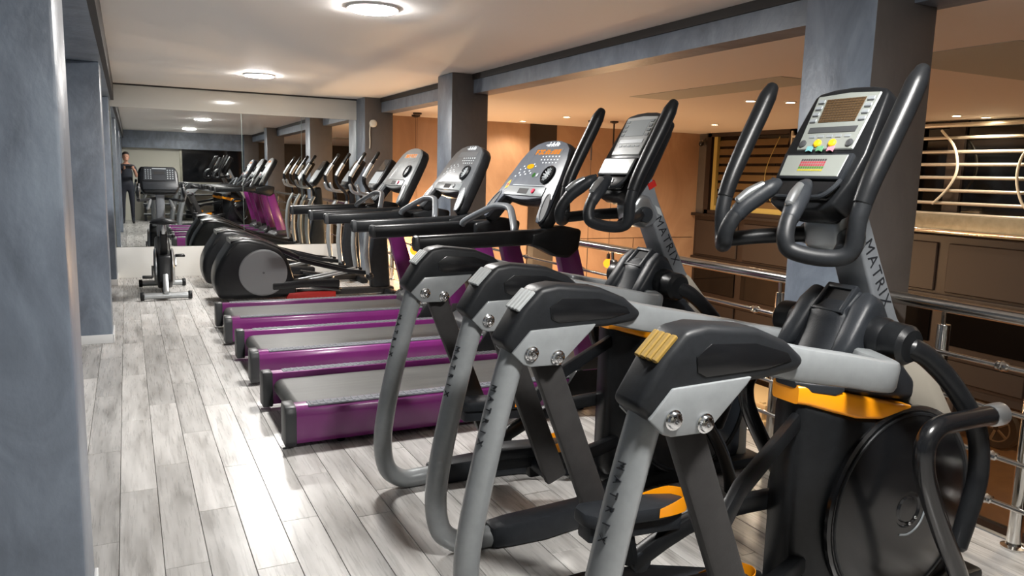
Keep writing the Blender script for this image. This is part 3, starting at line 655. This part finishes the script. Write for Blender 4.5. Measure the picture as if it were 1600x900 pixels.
    if not white:
        for a, mname in ((-.030, 'btn_yellow'), (.024, 'btn_yellow')):
            P(MB().lathe([(.013, 0), (.013, .004), (.009, .007), (0, .007)], M @ Vector((a, .012, .001)), M.to_3x3() @ Vector((0, 0, 1)), 16), 'round_key', mname, hs)
        for a in (-.085, .085):
            P(MB().lathe([(.012, 0), (.012, .004), (.008, .006), (0, .006)], M @ Vector((a, .012, .001)), M.to_3x3() @ Vector((0, 0, 1)), 14), 'round_key', 'btn_dark', hs)
        for a, mname in ((-.050, 'tag_teal'), (-.012, 'tag_green'), (.028, 'tag_pink')):
            P(MB().prismM([(a-.011, -.016), (a, -.012), (a+.011, -.016), (a+.011, .002), (a-.011, .002)], M, .001, .004), 'key_tag', mname, hs)
    # lower card panel, chin with reading ledge
    P(MB().prismM([(-.125, -.026), (.125, -.026), (.122, -.112), (-.122, -.112)], M, -.006, .012, .006), 'card_frame', 'charcoal', hs)
    P(MB().prismM([(-.113, -.033), (.113, -.033), (.108, -.105), (-.108, -.105)], M, .008, .0135, .002, 1), 'card_panel', 'plate_glare' if white else 'plate_pale', hs)
    if not white:
        rows = [('chart_dark', 4), ('chart_pink', 3), ('chart_pink', 2), ('chart_green', 1), ('chart_yellow', 0)]
        for nm, k in rows:
            q = MB()
            for i in range(11):
                a = -.047+i*.0085; q.prismM([(a, -.088+k*.0085), (a+.0065, -.088+k*.0085), (a+.0068, -.0815+k*.0085), (a+.0003, -.0815+k*.0085)], M, .0132, .0142)
            P(q, 'card_chart', nm, hs)
    P(MB().prismM([(-.120, -.116), (.120, -.116), (.105, -.175), (-.105, -.175)], M, -.006, .010, .008), 'chin', 'gloss_black', hs)
    P(MB().tube([M @ Vector(p) for p in ((-.125, -.115, .012), (-.118, -.150, .022), (-.09, -.178, .028), (0, -.184, .030), (.09, -.178, .028), (.118, -.150, .022), (.125, -.115, .012))], .007, 8, 4), 'reading_ledge', 'charcoal', hs)
    P(MB().prismM([(-.012, -.150), (.03, -.150), (.03, -.130), (-.012, -.130)], M, .009, .013, .002, 1), 'chin_socket', 'btn_dark', hs)
    return r
elliptical('silver and black suspension elliptical trainer with orange band and colour-keyed console, nearest the camera', (XE, 1.645, 0), False, ('warm_glint_strip', 'pale_strip'))
elliptical('silver and black suspension elliptical trainer with console whitened by painted glare, between treadmill and nearest machine', (XE+.095, 2.80, 0), True, ('pale_strip', 'pale_strip'))

# ------------------------------------------------------------------ purple treadmills
XT = .67
def treadmill(lab, loc, face, lit):
    r = thing('treadmill', lab, 'treadmill', loc, 0, None)
    P = lambda mb, n, m, parent=r, ang=32: mb.obj(n, m, parent, XT, ang)
    # belt with a rounded rear end
    P(MB().prism([(2.40, .192)]+arc(.765, .142, .05, 90, 270, 8)+[(2.40, .092)], -.275, .275, 'y'), 'running_belt', 'belt', ang=40)
    P(MB().cyl((.755, -.30, .142), (.755, .30, .142), .036, n=18), 'rear_roller', 'cap_grey')
    P(MB().box(.86, 2.42, -.30, .30, .055, .12, bev=.01), 'deck_frame', 'void_black')
    for s in (-1, 1):
        sec = [(s*.300, .035), (s*.404, .030), (s*.412, .055), (s*.412, .175), (s*.402, .205), (s*.380, .220), (s*.305, .220)]
        sr = P(MB().prism(sec, .70, 2.50, 'x', bev=.005), 'side_rail', 'purple', ang=25)
        ts = MB().prism([(s*.318, .212), (s*.392, .212), (s*.392, .2225), (s*.318, .2225)], .775, 2.36, 'x', bev=.003, seg=1)
        k = .79
        while k < 2.34:
            ts.box(k, k+.012, min(s*.322, s*.388), max(s*.322, s*.388), .221, .2245); k += .036
        ts.box(.79, 2.34, min(s*.353, s*.357), max(s*.353, s*.357), .221, .2240)
        P(ts, 'tread_strip', 'tread_grey', sr)
        P(MB().prism([(s*.292, .022), (s*.405, .018), (s*.418, .045), (s*.418, .19), (s*.404, .222), (s*.375, .230), (s*.292, .230)], .655, .712, 'x', bev=.008), 'end_cap', 'cap_grey')
        for xx in (.95, 2.42):
            P(MB().lathe([(.0, 0), (.022, 0), (.024, .008), (.012, .014), (.009, .05), (0, .05)], (xx, s*.34, 0), (0, 0, 1), 14), 'levelling_foot', 'black_plastic')
        # upright and its foot
        P(MB().prism([(2.385, .215), (2.565, .200), (2.30, 1.06), (2.155, 1.10)], s*.385-.032, s*.385+.032, 'y', bev=.012), 'upright', 'purple')
        P(MB().prism([(2.25, .14), (2.34, .265), (2.60, .262), (2.66, .20), (2.66, .05), (2.25, .05)], s*.375-.045, s*.375+.045, 'y', bev=.012), 'upright_foot', 'black_plastic')
        P(MB().prism([(2.36, .262), (2.56, .262), (2.545, .335), (2.36, .335)], s*.385-.038, s*.385+.038, 'y', bev=.008), 'foot_collar', 'link_grey')
        # padded arm with end cap and gusset
        ar = P(MB().bar([(1.315, s*.40, 1.030), (1.34, s*.40, 1.032), (1.70, s*.40, 1.045), (2.12, s*.40, 1.062)], [.016, .028, .030, .030], [.022, .040, .041, .044], side=(0, 1, 0), bev=.022), 'padded_arm', 'black_plastic', ang=50)
        P(MB().bar([(1.318, s*.40, 1.032), (1.36, s*.40, 1.034)], .0305, .042, side=(0, 1, 0), bev=.018), 'arm_band', 'cap_grey', ar)
        P(MB().prism([(2.0, 1.085), (2.20, 1.125), (2.33, 1.10), (2.315, .985), (2.25, .935), (2.16, .945), (2.06, .995), (2.0, 1.01)], s*.388-.048, s*.388+.048, 'y', bev=.02, seg=3), 'arm_gusset', 'black_plastic')
    P(MB().prism([(2.26, .10), (2.30, .245), (2.40, .30), (2.58, .30), (2.68, .22), (2.68, .07), (2.26, .07)], -.325, .325, 'y', bev=.03, seg=3), 'motor_cover', 'cap_grey')
    P(MB().tube([(1.92, .375, 1.075), (1.935, .345, 1.105), (1.985, .215, 1.165), (2.020, .11, 1.205), (2.028, 0, 1.213), (2.020, -.11, 1.205), (1.985, -.215, 1.165), (1.935, -.345, 1.105), (1.92, -.375, 1.075)], .0215, 14, 5), 'pulse_bar', 'tube_grey')
    # console: arched top and two long wings
    v = Vector((.29, 0, .47)).normalized(); M = frame((2.08, 0, 1.145), (0, -1, 0), v)
    half = [(0, .560), (.10, .555), (.19, .535), (.255, .495), (.300, .42), (.345, .28), (.385, .13), (.405, .05), (.402, .0), (.380, -.028), (.345, -.022), (.315, .03), (.285, .11), (.262, .140), (.20, .135), (.10, .122), (0, .118)]
    out = half+[(-a, b) for a, b in half[-2:0:-1]]
    P(MB().prismM(out, M, -.085, -.012, bev=.018, seg=2), 'console_back', 'black_plastic')
    inn = [(a*.965, (b-.27)*.965+.272) for a, b in out]
    cf = P(MB().prismM(inn, M, -.02, .004, bev=.006, seg=2), 'console_face', face)
    for s in (-1, 1):
        c = M @ Vector((s*.355, .085, .003)); ax = (M.to_3x3() @ Vector((s*-.04, .09, 0))).normalized(); sd = (M.to_3x3() @ Vector((.09, s*.04, 0))).normalized(); n3 = M.to_3x3() @ Vector((0, 0, 1))
        ring = lambda a, b, h: [c+n3*h+ax*a*math.cos(2*math.pi*k/24)+sd*b*math.sin(2*math.pi*k/24) for k in range(24)]
        P(MB().loft([ring(.102, .038, .0), ring(.100, .036, .006), ring(.092, .030, .006), ring(.090, .028, .001)]), 'cup_holder', 'tray_silver' if face != 'console_slate' else 'console_grey', cf)
        P(MB().loft([ring(.090, .028, .0), ring(.090, .028, .002)]), 'cup_well', 'cap_grey' if face == 'console_slate' else 'btn_grey', cf)
    P(MB().prismM([(-.255, .150), (.255, .150), (.245, .215), (-.245, .215)], M, .0, .012, .005), 'console_tray', 'tray_silver', cf)
    P(MB().prismM([(-.07, .162), (.055, .162), (.055, .200), (-.07, .200)], M, .010, .0135, .002, 1), 'tray_slot', 'void_black', cf)
    P(MB().lathe([(.017, 0), (.017, .006), (.012, .010), (0, .010)], M @ Vector((.125, .183, .011)), M.to_3x3() @ Vector((0, 0, 1)), 16), 'stop_button', 'btn_red' if lit else 'btn_dark', cf)
    P(MB().prismM([(-.20, .222), (.215, .222), (.205, .227), (-.195, .227)], M, .003, .008), 'tray_edge', 'btn_grey', cf)
    if face == 'console_slate':
        P(MB().prismM([(-.29, .20), (-.262, .235), (-.278, .262), (-.305, .225)], M, .003, .006).obj('warning_label', 'led_yellow', cf, XT), 'x', 'x') if False else P(MB().prismM([(-.285, .195), (-.255, .215), (-.262, .262), (-.290, .24)], M, .003, .0055), 'warning_label', 'btn_yellow', cf)
        P(MB().prismM([(-.281, .208), (-.262, .221), (-.266, .248), (-.285, .234)], M, .005, .0065), 'warning_mark', 'btn_red', cf)
    # message row, lit keys, key pads, fan
    def glyphs(x0, x1, z0, z1, n, mname, nm):
        q = MB(); w = (x1-x0)/n
        for i in range(n):
            a = x0+i*w; pat = [(0, 0, .66, .2), (0, .40, .66, .60), (0, .80, .66, 1), (0, 0, .2, 1), (.46, 0, .66, 1)]
            for j in random.sample(range(5), 3):
                u0, v0, u1, v1 = pat[j]
                q.prismM([(a+u0*w, z0+v0*(z1-z0)), (a+u1*w, z0+v0*(z1-z0)), (a+u1*w, z0+v1*(z1-z0)), (a+u0*w, z0+v1*(z1-z0))], M, .004, .0062+j*.0001)
        P(q, nm, mname, cf)
    P(MB().prismM([(-.15, .445), (.19, .445), (.19, .49), (-.15, .49)], M, .002, .0045), 'display_window', 'cap_grey' if face == 'console_slate' else face, cf)
    if lit: glyphs(-.13, .175, .450, .483, 8 if face == 'console_slate' else 6, 'led_amber', 'led_digits')
    if face == 'console_slate':
        P(MB().prismM(arc(-.105, .362, .045, 0, 360, 18, .019)[:-1], M, .003, .008, .003, 1), 'lit_key', 'led_yellow', cf)
        P(MB().prismM(arc(0, .30, .016, 0, 360, 14)[:-1], M, .003, .007), 'green_key', 'led_green', cf)
        P(MB().prismM(arc(.045, .30, .013, 0, 360, 14)[:-1], M, .003, .007), 'round_key', 'btn_grey', cf)
    kp = MB(); rnd = random.Random(3)
    for i in range(6):
        for j in range(3):
            a, b = -.02+i*.04, .385+j*.022
            if i < 1 and j < 1: continue
            kp.prismM([(a, b), (a+.014, b), (a+.012, b+.008), (a-.002, b+.008)], M, .003, .0055)
    for i in range(7):
        a, b = -.245+i*.030, .285+i*.004+(i % 2)*.02
        kp.prismM([(a, b), (a+.014, b), (a+.014, b+.009), (a, b+.009)], M, .003, .0055)
        kp.prismM([(a+.02, b+.05), (a+.032, b+.05), (a+.032, b+.058), (a+.02, b+.058)], M, .003, .0055)
    P(kp, 'key_pad', 'btn_white' if face != 'console_glare' else 'btn_grey', cf)['kind'] = 'stuff'
    fn = P(MB().lathe([(.062, -.004), (.062, .016), (.052, .024), (.046, .018), (.043, .006), (.02, .006), (.018, .014), (0, .016)], M @ Vector((.185, .300, .002)), M.to_3x3() @ Vector((0, 0, 1)), 24), 'fan_vent', 'black_plastic', cf)
    fb = MB()
    for k in range(6):
        a = math.pi*k/6
        fb.prismM([(.185+.045*math.cos(a)-.003*math.sin(a), .30+.045*math.sin(a)+.003*math.cos(a)), (.185-.045*math.cos(a)-.003*math.sin(a), .30-.045*math.sin(a)+.003*math.cos(a)), (.185-.045*math.cos(a)+.003*math.sin(a), .30-.045*math.sin(a)-.003*math.cos(a)), (.185+.045*math.cos(a)+.003*math.sin(a), .30+.045*math.sin(a)-.003*math.cos(a))], M, .012, .018)
    P(fb, 'fan_grille', 'btn_grey', fn) if False else P(fb, 'fan_grille', 'btn_grey', cf)
    if face != 'console_glare':
        lg = MB()      # slanted white emblem at the top of the face
        for a, w, h, sk in ((-.035, .012, .03, .03), (-.012, .010, .034, -.018), (.010, .012, .032, .022), (.034, .010, .028, -.014), (.052, .012, .034, .02), (.076, .010, .030, .016), (.094, .012, .026, -.012)):
            lg.prismM([(a, .506), (a+w, .506), (a+w+sk*.6, .506+h), (a+sk*.6, .506+h)], M, .003, .0055)
        lg.prismM([(-.06, .515), (.11, .519), (.115, .524), (-.05, .522)], M, .003, .0056)
        P(lg, 'emblem', 'btn_white', cf)
    return r
treadmill('purple treadmill with slate console lit in amber, nearest of the three', (XT, 4.185, 0), 'console_slate', True)
treadmill('purple treadmill with dark unlit grey console, the middle one of three', (XT+.01, 5.455, 0), 'console_grey', False)
treadmill('purple treadmill with console paled by painted glare and small orange display, farthest of three', (XT-.01, 6.71, 0), 'console_glare', True)

# ------------------------------------------------------------------ black rear-drive ellipticals beyond the treadmills
def rear_drive(lab, loc):
    X0 = .75
    r = thing('rear_drive_elliptical', lab, 'elliptical', loc, 0, None)
    P = lambda mb, n, m, parent=r, ang=35: mb.obj(n, m, parent, X0, ang)
    prof = [(.80, .05), (.76, .20), (.77, .34), (.83, .47), (.92, .61), (.98, .665), (1.10, .672), (1.25, .635), (1.42, .56), (1.50, .44), (1.56, .25), (1.60, .05)]
    P(MB().prism(prof, -.235, .235, 'y', bev=.05, seg=3), 'wheel_housing', 'black_plastic', ang=60)
    P(MB().loft([[Vector((x, a, b)) for a, b in rr(.19, z0, z1, .02)] for x, z0, z1 in ((.93, .62, .668), (1.05, .63, .690), (1.25, .60, .655), (1.45, .50, .565), (1.62, .42, .485))]), 'top_cover', 'gloss_black', ang=50)
    for s in (-1, 1):
        d = P(MB().lathe([(.245, 0), (.245, .012), (.235, .018), (.22, .020), (.05, .026), (0, .026)], (1.24, .228*s, .32), (0, s, 0), 36), 'side_disc', 'disc_grey')
        P(MB().lathe([(.012, .024), (.012, .030), (0, .031)], (1.24, .228*s, .32), (0, s, 0), 10), 'disc_badge', 'btn_dark', d)
        for k in range(3):
            P(MB().bar([(.885+k*.022, .231*s, .505+k*.02), (.925+k*.022, .231*s, .575+k*.02)], .012, .004, bev=0), 'vent_slot', 'void_black')
        P(MB().bar([(1.32, .20*s, .17), (1.62, .185*s, .185), (2.05, .17*s, .17)], .055, .045, bev=.02), 'side_skirt', 'black_plastic')
        P(MB().bar([(1.42, .15*s, .50), (1.75, .16*s, .40), (2.15, .17*s, .30), (2.40, .18*s, .27)], .028, .022, bev=.008), 'pedal_arm', 'black_plastic')
        pd = P(MB().prism([(1.72, -.07), (2.05, -.07), (2.10, 0), (2.05, .07), (1.72, .07), (1.70, 0)], 0, .04, 'z', bev=.01), 'pedal', 'gloss_black')
        pd.matrix_local = Matrix.Translation((0, .165*s, .36+.05*s)) @ Matrix.Rotation(R(10), 4, 'Y')
        P(MB().cyl((1.55, .075*s, .17), (2.30, .075*s, .30), .016, n=12), 'ramp_rail', 'brushed')
        # moving arm: silver lower leg, dark curved handle
        P(MB().tube([(2.36, .26*s, .26), (2.33, .27*s, .55), (2.36, .28*s, .85), (2.44, .285*s, 1.02)], [.028, .031, .029, .024], 12, 4), 'arm_leg', 'silver_paint')
        P(MB().tube([(2.44, .285*s, 1.02), (2.42, .29*s, 1.12), (2.33, .29*s, 1.22), (2.30, .29*s, 1.32), (2.38, .28*s, 1.46), (2.47, .27*s, 1.60)], [.020, .020, .021, .022, .024, .022], 12, 4, rnd=.6), 'arm_handle', 'gloss_black')
        P(MB().tube([(2.305, .29*s, 1.335), (2.35, .285*s, 1.415), (2.39, .28*s, 1.475)], .027, 12, 4, rnd=.4), 'arm_grip', 'brushed')
        P(MB().ball((2.37, .265*s, .245), .045), 'arm_joint', 'black_plastic')
    P(MB().prism([(1.46, .02), (1.50, .09), (1.70, .10), (2.0, .09), (2.0, .02)], -.235, -.20, 'y', bev=.008), 'red_guard', 'red')
    P(MB().box(.95, 2.72, -.06, .06, .02, .09, bev=.015), 'base_beam', 'link_grey')
    P(MB().box(2.60, 2.70, -.30, .30, .0, .07, bev=.02), 'front_foot', 'black_plastic')
    P(MB().prism([(2.45, .08), (2.68, .08), (2.66, .40), (2.62, .95), (2.60, 1.15), (2.50, 1.15), (2.50, .90), (2.42, .40)], -.055, .055, 'y', bev=.03, seg=3), 'front_mast', 'charcoal')
    P(MB().cyl((2.46, -.27, .95), (2.46, .27, .95), .03, n=14, bev=.006), 'arm_axle', 'black_plastic')
    v = Vector((.55, 0, .83)).normalized(); M = frame((2.45, 0, 1.22), (0, -1, 0), v)
    cb = P(MB().prismM([(-.13, -.02), (.13, -.02), (.17, .05), (.165, .24), (.12, .39), (-.12, .39), (-.165, .24), (-.17, .05)], M, -.08, 0, bev=.02, seg=3), 'console', 'black_plastic')
    P(MB().prismM([(-.115, .225), (.115, .225), (.10, .365), (-.10, .365)], M, -.004, .003, .002, 1), 'console_screen', 'window_night', cb)
    P(MB().prismM([(-.14, .05), (.14, .05), (.135, .21), (-.135, .21)], M, -.004, .004, .003, 1), 'console_keys', 'btn_grey', cb)
    for s in (-1, 1):
        P(MB().tube([(2.50, .05*s, 1.16), (2.42, .12*s, 1.14), (2.30, .15*s, 1.16), (2.26, .15*s, 1.24)], .019, 10, 4, rnd=.6), 'fixed_grip', 'brushed')
    return r
rear_drive('black rear-wheel elliptical with round grey disc, nearer one just beyond the treadmills', (.75, 8.50, 0))
rear_drive('black rear-wheel elliptical, farther one, half hidden next to the mirror wall', (.73, 9.66, 0))

# ------------------------------------------------------------------ upright bike at the end of the aisle
def bike():
    r = thing('exercise_bike', 'dark upright exercise bike with silver feet in front of the mirror', 'exercise bike', (.325, 8.72, 0))
    for y, n in ((0, 'rear_foot'), (1.0, 'front_foot')):
        f = MB().cyl((-.215, y, .05), (.215, y, .05), .034, n=16).obj(n, 'brushed', r)
        for s in (-1, 1): MB().cyl((s*.21, y, .05), (s*.25, y, .05), .045, n=16, bev=.008).obj('foot_cap', 'black_plastic', f)
    MB().bar([(0, -.02, .07), (0, .12, .20), (0, .25, .34)], .028, .035, side=(1, 0, 0), bev=.012).obj('rear_leg', 'brushed', r)
    MB().bar([(0, 0, .075), (0, .5, .085), (0, 1.0, .075)], .035, .03, side=(1, 0, 0), bev=.01).obj('base_beam', 'link_grey', r)
    MB().prism([(.10, .18), (.20, .45), (.42, .50), (.75, .62), (.95, .50), (.98, .25), (.80, .10), (.25, .09)], -.075, .075, 'x', bev=.03, seg=3).obj('drive_housing', 'black_plastic', r)
    for s in (-1, 1):
        MB().lathe([(.19, 0), (.19, .015), (.165, .024), (0, .03)], (s*.075, .36, .32), (s, 0, 0), 28).obj('side_disc', 'charcoal', r)
        MB().lathe([(.196, -.004), (.196, .006), (.186, .016), (.184, .0)], (s*.08, .36, .32), (s, 0, 0), 28).obj('disc_ring', 'brushed', r)
        c = MB().bar([(s*.115, .36, .32), (s*.118, .36+.12*s, .32+.10*s)], .016, .010, side=(0, 1, 0), bev=.004).obj('crank', 'brushed', r)
        MB().box(s*.17-.05, s*.17+.05, .36+.12*s-.045, .36+.12*s+.045, .32+.10*s-.014, .32+.10*s+.014, bev=.008).obj('pedal', 'gloss_black', c)
    MB().bar([(0, .30, .44), (0, .22, .62), (0, .18, .70)], .035, .045, side=(1, 0, 0), bev=.015).obj('seat_tube', 'black_plastic', r)
    MB().bar([(0, .175, .68), (0, .15, .79)], .020, .024, side=(1, 0, 0), bev=.008).obj('seat_post', 'brushed', r)
    MB().cyl((.03, .19, .66), (.085, .19, .66), .014, n=10).ball((.095, .19, .66), .022).obj('adjust_knob', 'black_plastic', r)
    st = [(-.02, .03), (0, .10), (.06, .135), (.13, .12), (.20, .07), (.30, .035), (.36, .025)]
    rings = [[Vector((hw*math.cos(2*math.pi*k/16), y, .825+(.032*math.sin(2*math.pi*k/16))-.012*(abs(math.cos(2*math.pi*k/16))**3))) for k in range(16)] for y, hw in st]
    MB().loft(rings).obj('saddle', 'black_rubber', r, ang=60)
    MB().bar([(0, .78, .55), (0, .74, .85), (0, .70, 1.10)], .045, .05, side=(1, 0, 0), bev=.02).obj('mast', 'mast_grey', r)
    for s in (-1, 1):
        MB().tube([(.02*s, .70, 1.04), (.12*s, .66, 1.03), (.20*s, .55, 1.02), (.22*s, .42, 1.03), (.225*s, .32, 1.10), (.215*s, .36, 1.20)], .017, 12, 5, rnd=.6).obj('handlebar', 'black_rubber', r)
        MB().tube([(.222*s, .44, 1.03), (.225*s, .34, 1.08), (.218*s, .345, 1.17)], .021, 12, 4).obj('pulse_grip', 'brushed', r)
        MB().tube([(.10*s, .67, 1.02), (.12*s, .60, .96), (.13*s, .55, .93)], .018, 10, 3, rnd=.5).obj('elbow_stub', 'brushed', r)
    v = Vector((0, .42, .90)).normalized(); M = frame((0, .62, 1.12), (1, 0, 0), v)
    cb = MB().prismM([(-.16, -.02), (.16, -.02), (.20, .05), (.19, .24), (.16, .30), (-.16, .30), (-.19, .24), (-.20, .05)], M, -.07, 0, bev=.02, seg=3).obj('console', 'black_plastic', r)
    MB().prismM([(-.165, .125), (.165, .125), (.155, .285), (-.155, .285)], M, -.004, .004, .003, 1).obj('console_plate', 'charcoal', cb)
    MB().prismM([(-.055, .20), (.055, .20), (.055, .235), (-.055, .235)], M, .003, .006).obj('console_screen', 'void_black', cb)
    q = MB()
    for s in (-1, 1):
        for i in range(3):
            for j in range(5):
                a = s*(.085+i*.026); q.prismM([(a-.006, .145+j*.025), (a+.006, .145+j*.025), (a+.006, .157+j*.025), (a-.006, .157+j*.025)], M, .003, .007)
    q.prismM([(-.07, .262), (.07, .262), (.07, .275), (-.07, .275)], M, .003, .0065)
    q.obj('key_pad', 'btn_grey', cb)['kind'] = 'stuff'
    MB().prismM([(-.17, .015), (.17, .015), (.175, .11), (-.175, .11)], M, -.004, .010, .006).obj('reading_rack', 'charcoal', cb)
bike()

# ------------------------------------------------------------------ behind the camera, seen in the mirror
S('wall_rear', 'cream_wall', -2.4, 3.3, -1.85, -1.7, 0, 2.45)
S('beam', 'stucco', -.135, 3.1, -1.7, -1.5, 2.14, 2.371)
S('beam', 'stucco', -.135, 3.1, -1.7, -1.42, 1.92, 2.14)
struct(MB().box(1.30, 3.0, -1.70, -1.66, 1.04, 1.92).obj('window_5', 'window_night'))
struct(MB().box(1.24, 1.30, -1.70, -1.64, 1.0, 1.92).box(1.24, 3.0, -1.70, -1.63, .98, 1.04).obj('trim_17', 'galvanised'))
rk = thing('dumbbell_rack', 'long black shelf rack along the rear wall, seen only in the mirror', 'rack', (1.55, -1.35, 0))
for z in (.15, .42, .68, .93):
    MB().box(-1.25, 1.25, -.16, .16, z, z+.035, bev=.004).obj('shelf', 'gloss_black', rk)
    MB().box(-1.25, 1.25, .15, .17, z+.035, z+.06).obj('shelf_lip', 'brushed', rk)
for x in (-1.2, 0, 1.2):
    MB().box(x-.03, x+.03, -.16, .14, 0, 1.02, bev=.004).obj('upright', 'black_plastic', rk)

# ------------------------------------------------------------------ the photographer, reflected in the mirror
def person():
    cx, cy = -.06, -.36
    r = thing('person', 'person in dark T-shirt and trousers holding up a phone, reflected at the mirror edge', 'person', (cx, cy, 0))
    me = bpy.data.meshes.new('s'); V = []; E = []; RR = []
    def add(p, rad, par=None):
        V.append(p); RR.append(rad if isinstance(rad, tuple) else (rad, rad))
        if par is not None: E.append((par, len(V)-1))
        return len(V)-1
    pel = add((0, 0, .93), (.155, .105)); wa = add((0, .0, 1.08), (.140, .095), pel); ch = add((0, .0, 1.28), (.165, .105), wa); up = add((0, -.01, 1.42), (.13, .085), ch)
    nk = add((0, .0, 1.50), .055, up); add((0, .015, 1.56), .052, nk)
    pt = Vector((.06, .345, 1.395))      # phone centre in local coordinates
    for s in (-1, 1):
        sh = add((.175*s, -.01, 1.41), .062, up); el = add((.235*s, .10, 1.17), .044, sh)
        wr = add((.06+.125*s, .285, 1.335), .029, el); add((.06+.105*s, .315, 1.375), (.036, .022), wr)
        hp = add((.095*s, 0, .88), .092, pel); kn = add((.105*s, .015, .49), .060, hp); an = add((.11*s, -.015, .10), .042, kn)
        fo = add((.115*s, .06, .045), (.045, .04), an); add((.12*s, .17, .035), (.042, .03), fo)
    me.from_pydata(V, E, []); o = bpy.data.objects.new('s', me); C.objects.link(o)
    sk = o.modifiers.new('k', 'SKIN'); sk.use_smooth_shade = True
    for i, q in enumerate(RR): me.skin_vertices[0].data[i].radius = q
    me.skin_vertices[0].data[0].use_root = True
    o.modifiers.new('u', 'SUBSURF').levels = 2
    m2 = bpy.data.meshes.new_from_object(o.evaluated_get(bpy.context.evaluated_depsgraph_get())); bpy.data.objects.remove(o)
    b = MB(); b.bm.from_mesh(m2)
    nb = len(b.bm.faces)
    # head: lofted rings with jaw, brow and crown
    hr = [(1.555, .045, .055, .03), (1.575, .058, .072, .035), (1.60, .066, .083, .030), (1.635, .072, .090, .024), (1.67, .075, .094, .018), (1.70, .075, .096, .012), (1.73, .068, .088, .008), (1.755, .048, .062, .004), (1.768, .018, .024, .002)]
    b.loft([[Vector((a*math.cos(2*math.pi*k/20), d+c*math.sin(2*math.pi*k/20), z)) for k in range(20)] for z, a, c, d in hr])
    b.loft([[Vector((w*math.cos(2*math.pi*k/8), y+w*.8*math.sin(2*math.pi*k/8), z)) for k in range(8)] for z, w, y in ((1.622, .016, .112), (1.632, .018, .122), (1.65, .011, .116), (1.672, .008, .108))])
    for s in (-1, 1): b.ball((.076*s, .01, 1.645), .03, .35, .7, 1.0, 10)
    # fingers: four curled round the phone's edge, thumb behind it
    for s in (-1, 1):
        for k in range(4):
            z = 1.42-.021*k; L = (.9, 1.0, .95, .78)[k]
            b.tube([(.06+.105*s, .318, z-.02), (.06+.112*s, .352, z), (.06+.096*s, .376*1, z+.002), (.06+.096*s-.020*s*L, .378, z+.003)], [.0095, .0088, .0080, .0065], 8, 3, rnd=.8)
        b.tube([(.06+.105*s, .312, 1.365), (.06+.088*s, .322, 1.385), (.06+.062*s, .330, 1.40)], [.012, .010, .008], 8, 3, rnd=.8)
    ob = b.obj('body', ['skin', 'shirt', 'trousers', 'shoes'], r, ang=80)
    for p in ob.data.polygons:
        c = p.center; i = 0
        arm = abs(c.x) > .19 and c.z > 1.05
        if c.z < .075: i = 3
        elif c.z < .96 and not arm: i = 2
        elif c.z < 1.475 and p.index < nb:
            i = 1
            if c.z > .9 and (c.y > .06 and (abs(c.x-.0) > .10) and c.z < 1.40 and c.y > .10): i = 0
        if p.index >= nb: i = 0
        p.material_index = i
    hh = MB(); hr2 = [(1.635, .078, .090, -.012), (1.68, .082, .094, -.006), (1.715, .081, .099, .002), (1.745, .073, .092, .004), (1.772, .050, .062, .002), (1.785, .016, .02, 0)]
    hh.loft([[Vector((a*math.cos(2*math.pi*k/20), d+c*math.sin(2*math.pi*k/20)*(.55 if (z < 1.70 and math.sin(2*math.pi*k/20) > 0) else 1), z)) for k in range(20)] for z, a, c, d in hr2]).obj('hair', 'hair', r, ang=80)
    for s in (-1, 1): MB().ball((.03*s, .106, 1.668), .011, 1, .6, .7, 10).obj('eye', 'eye', r)
    MB().ball((0, .108, 1.598), .022, 1, .4, .3, 10).obj('mouth', 'lips', r)
person()
M = frame(Vector((0, 0, 1.4))-FWD*.016, FWD.cross(Vector((0, 0, 1))), Vector((0, 0, 1)) - FWD*FWD.z)
ph = thing('phone', 'dark smartphone held sideways in both hands of the person', 'phone', M.translation)
MI = Matrix.Translation(-M.translation) @ M
MB().prismM([(-.078, -.037), (.078, -.037), (.078, .037), (-.078, .037)], MI, -.004, .004, .003).obj('phone_body', 'phone', ph)
MB().prismM([(-.072, -.034), (.072, -.034), (.072, .034), (-.072, .034)], MI, -.0048, -.0036).obj('phone_screen', 'gloss_black', ph)
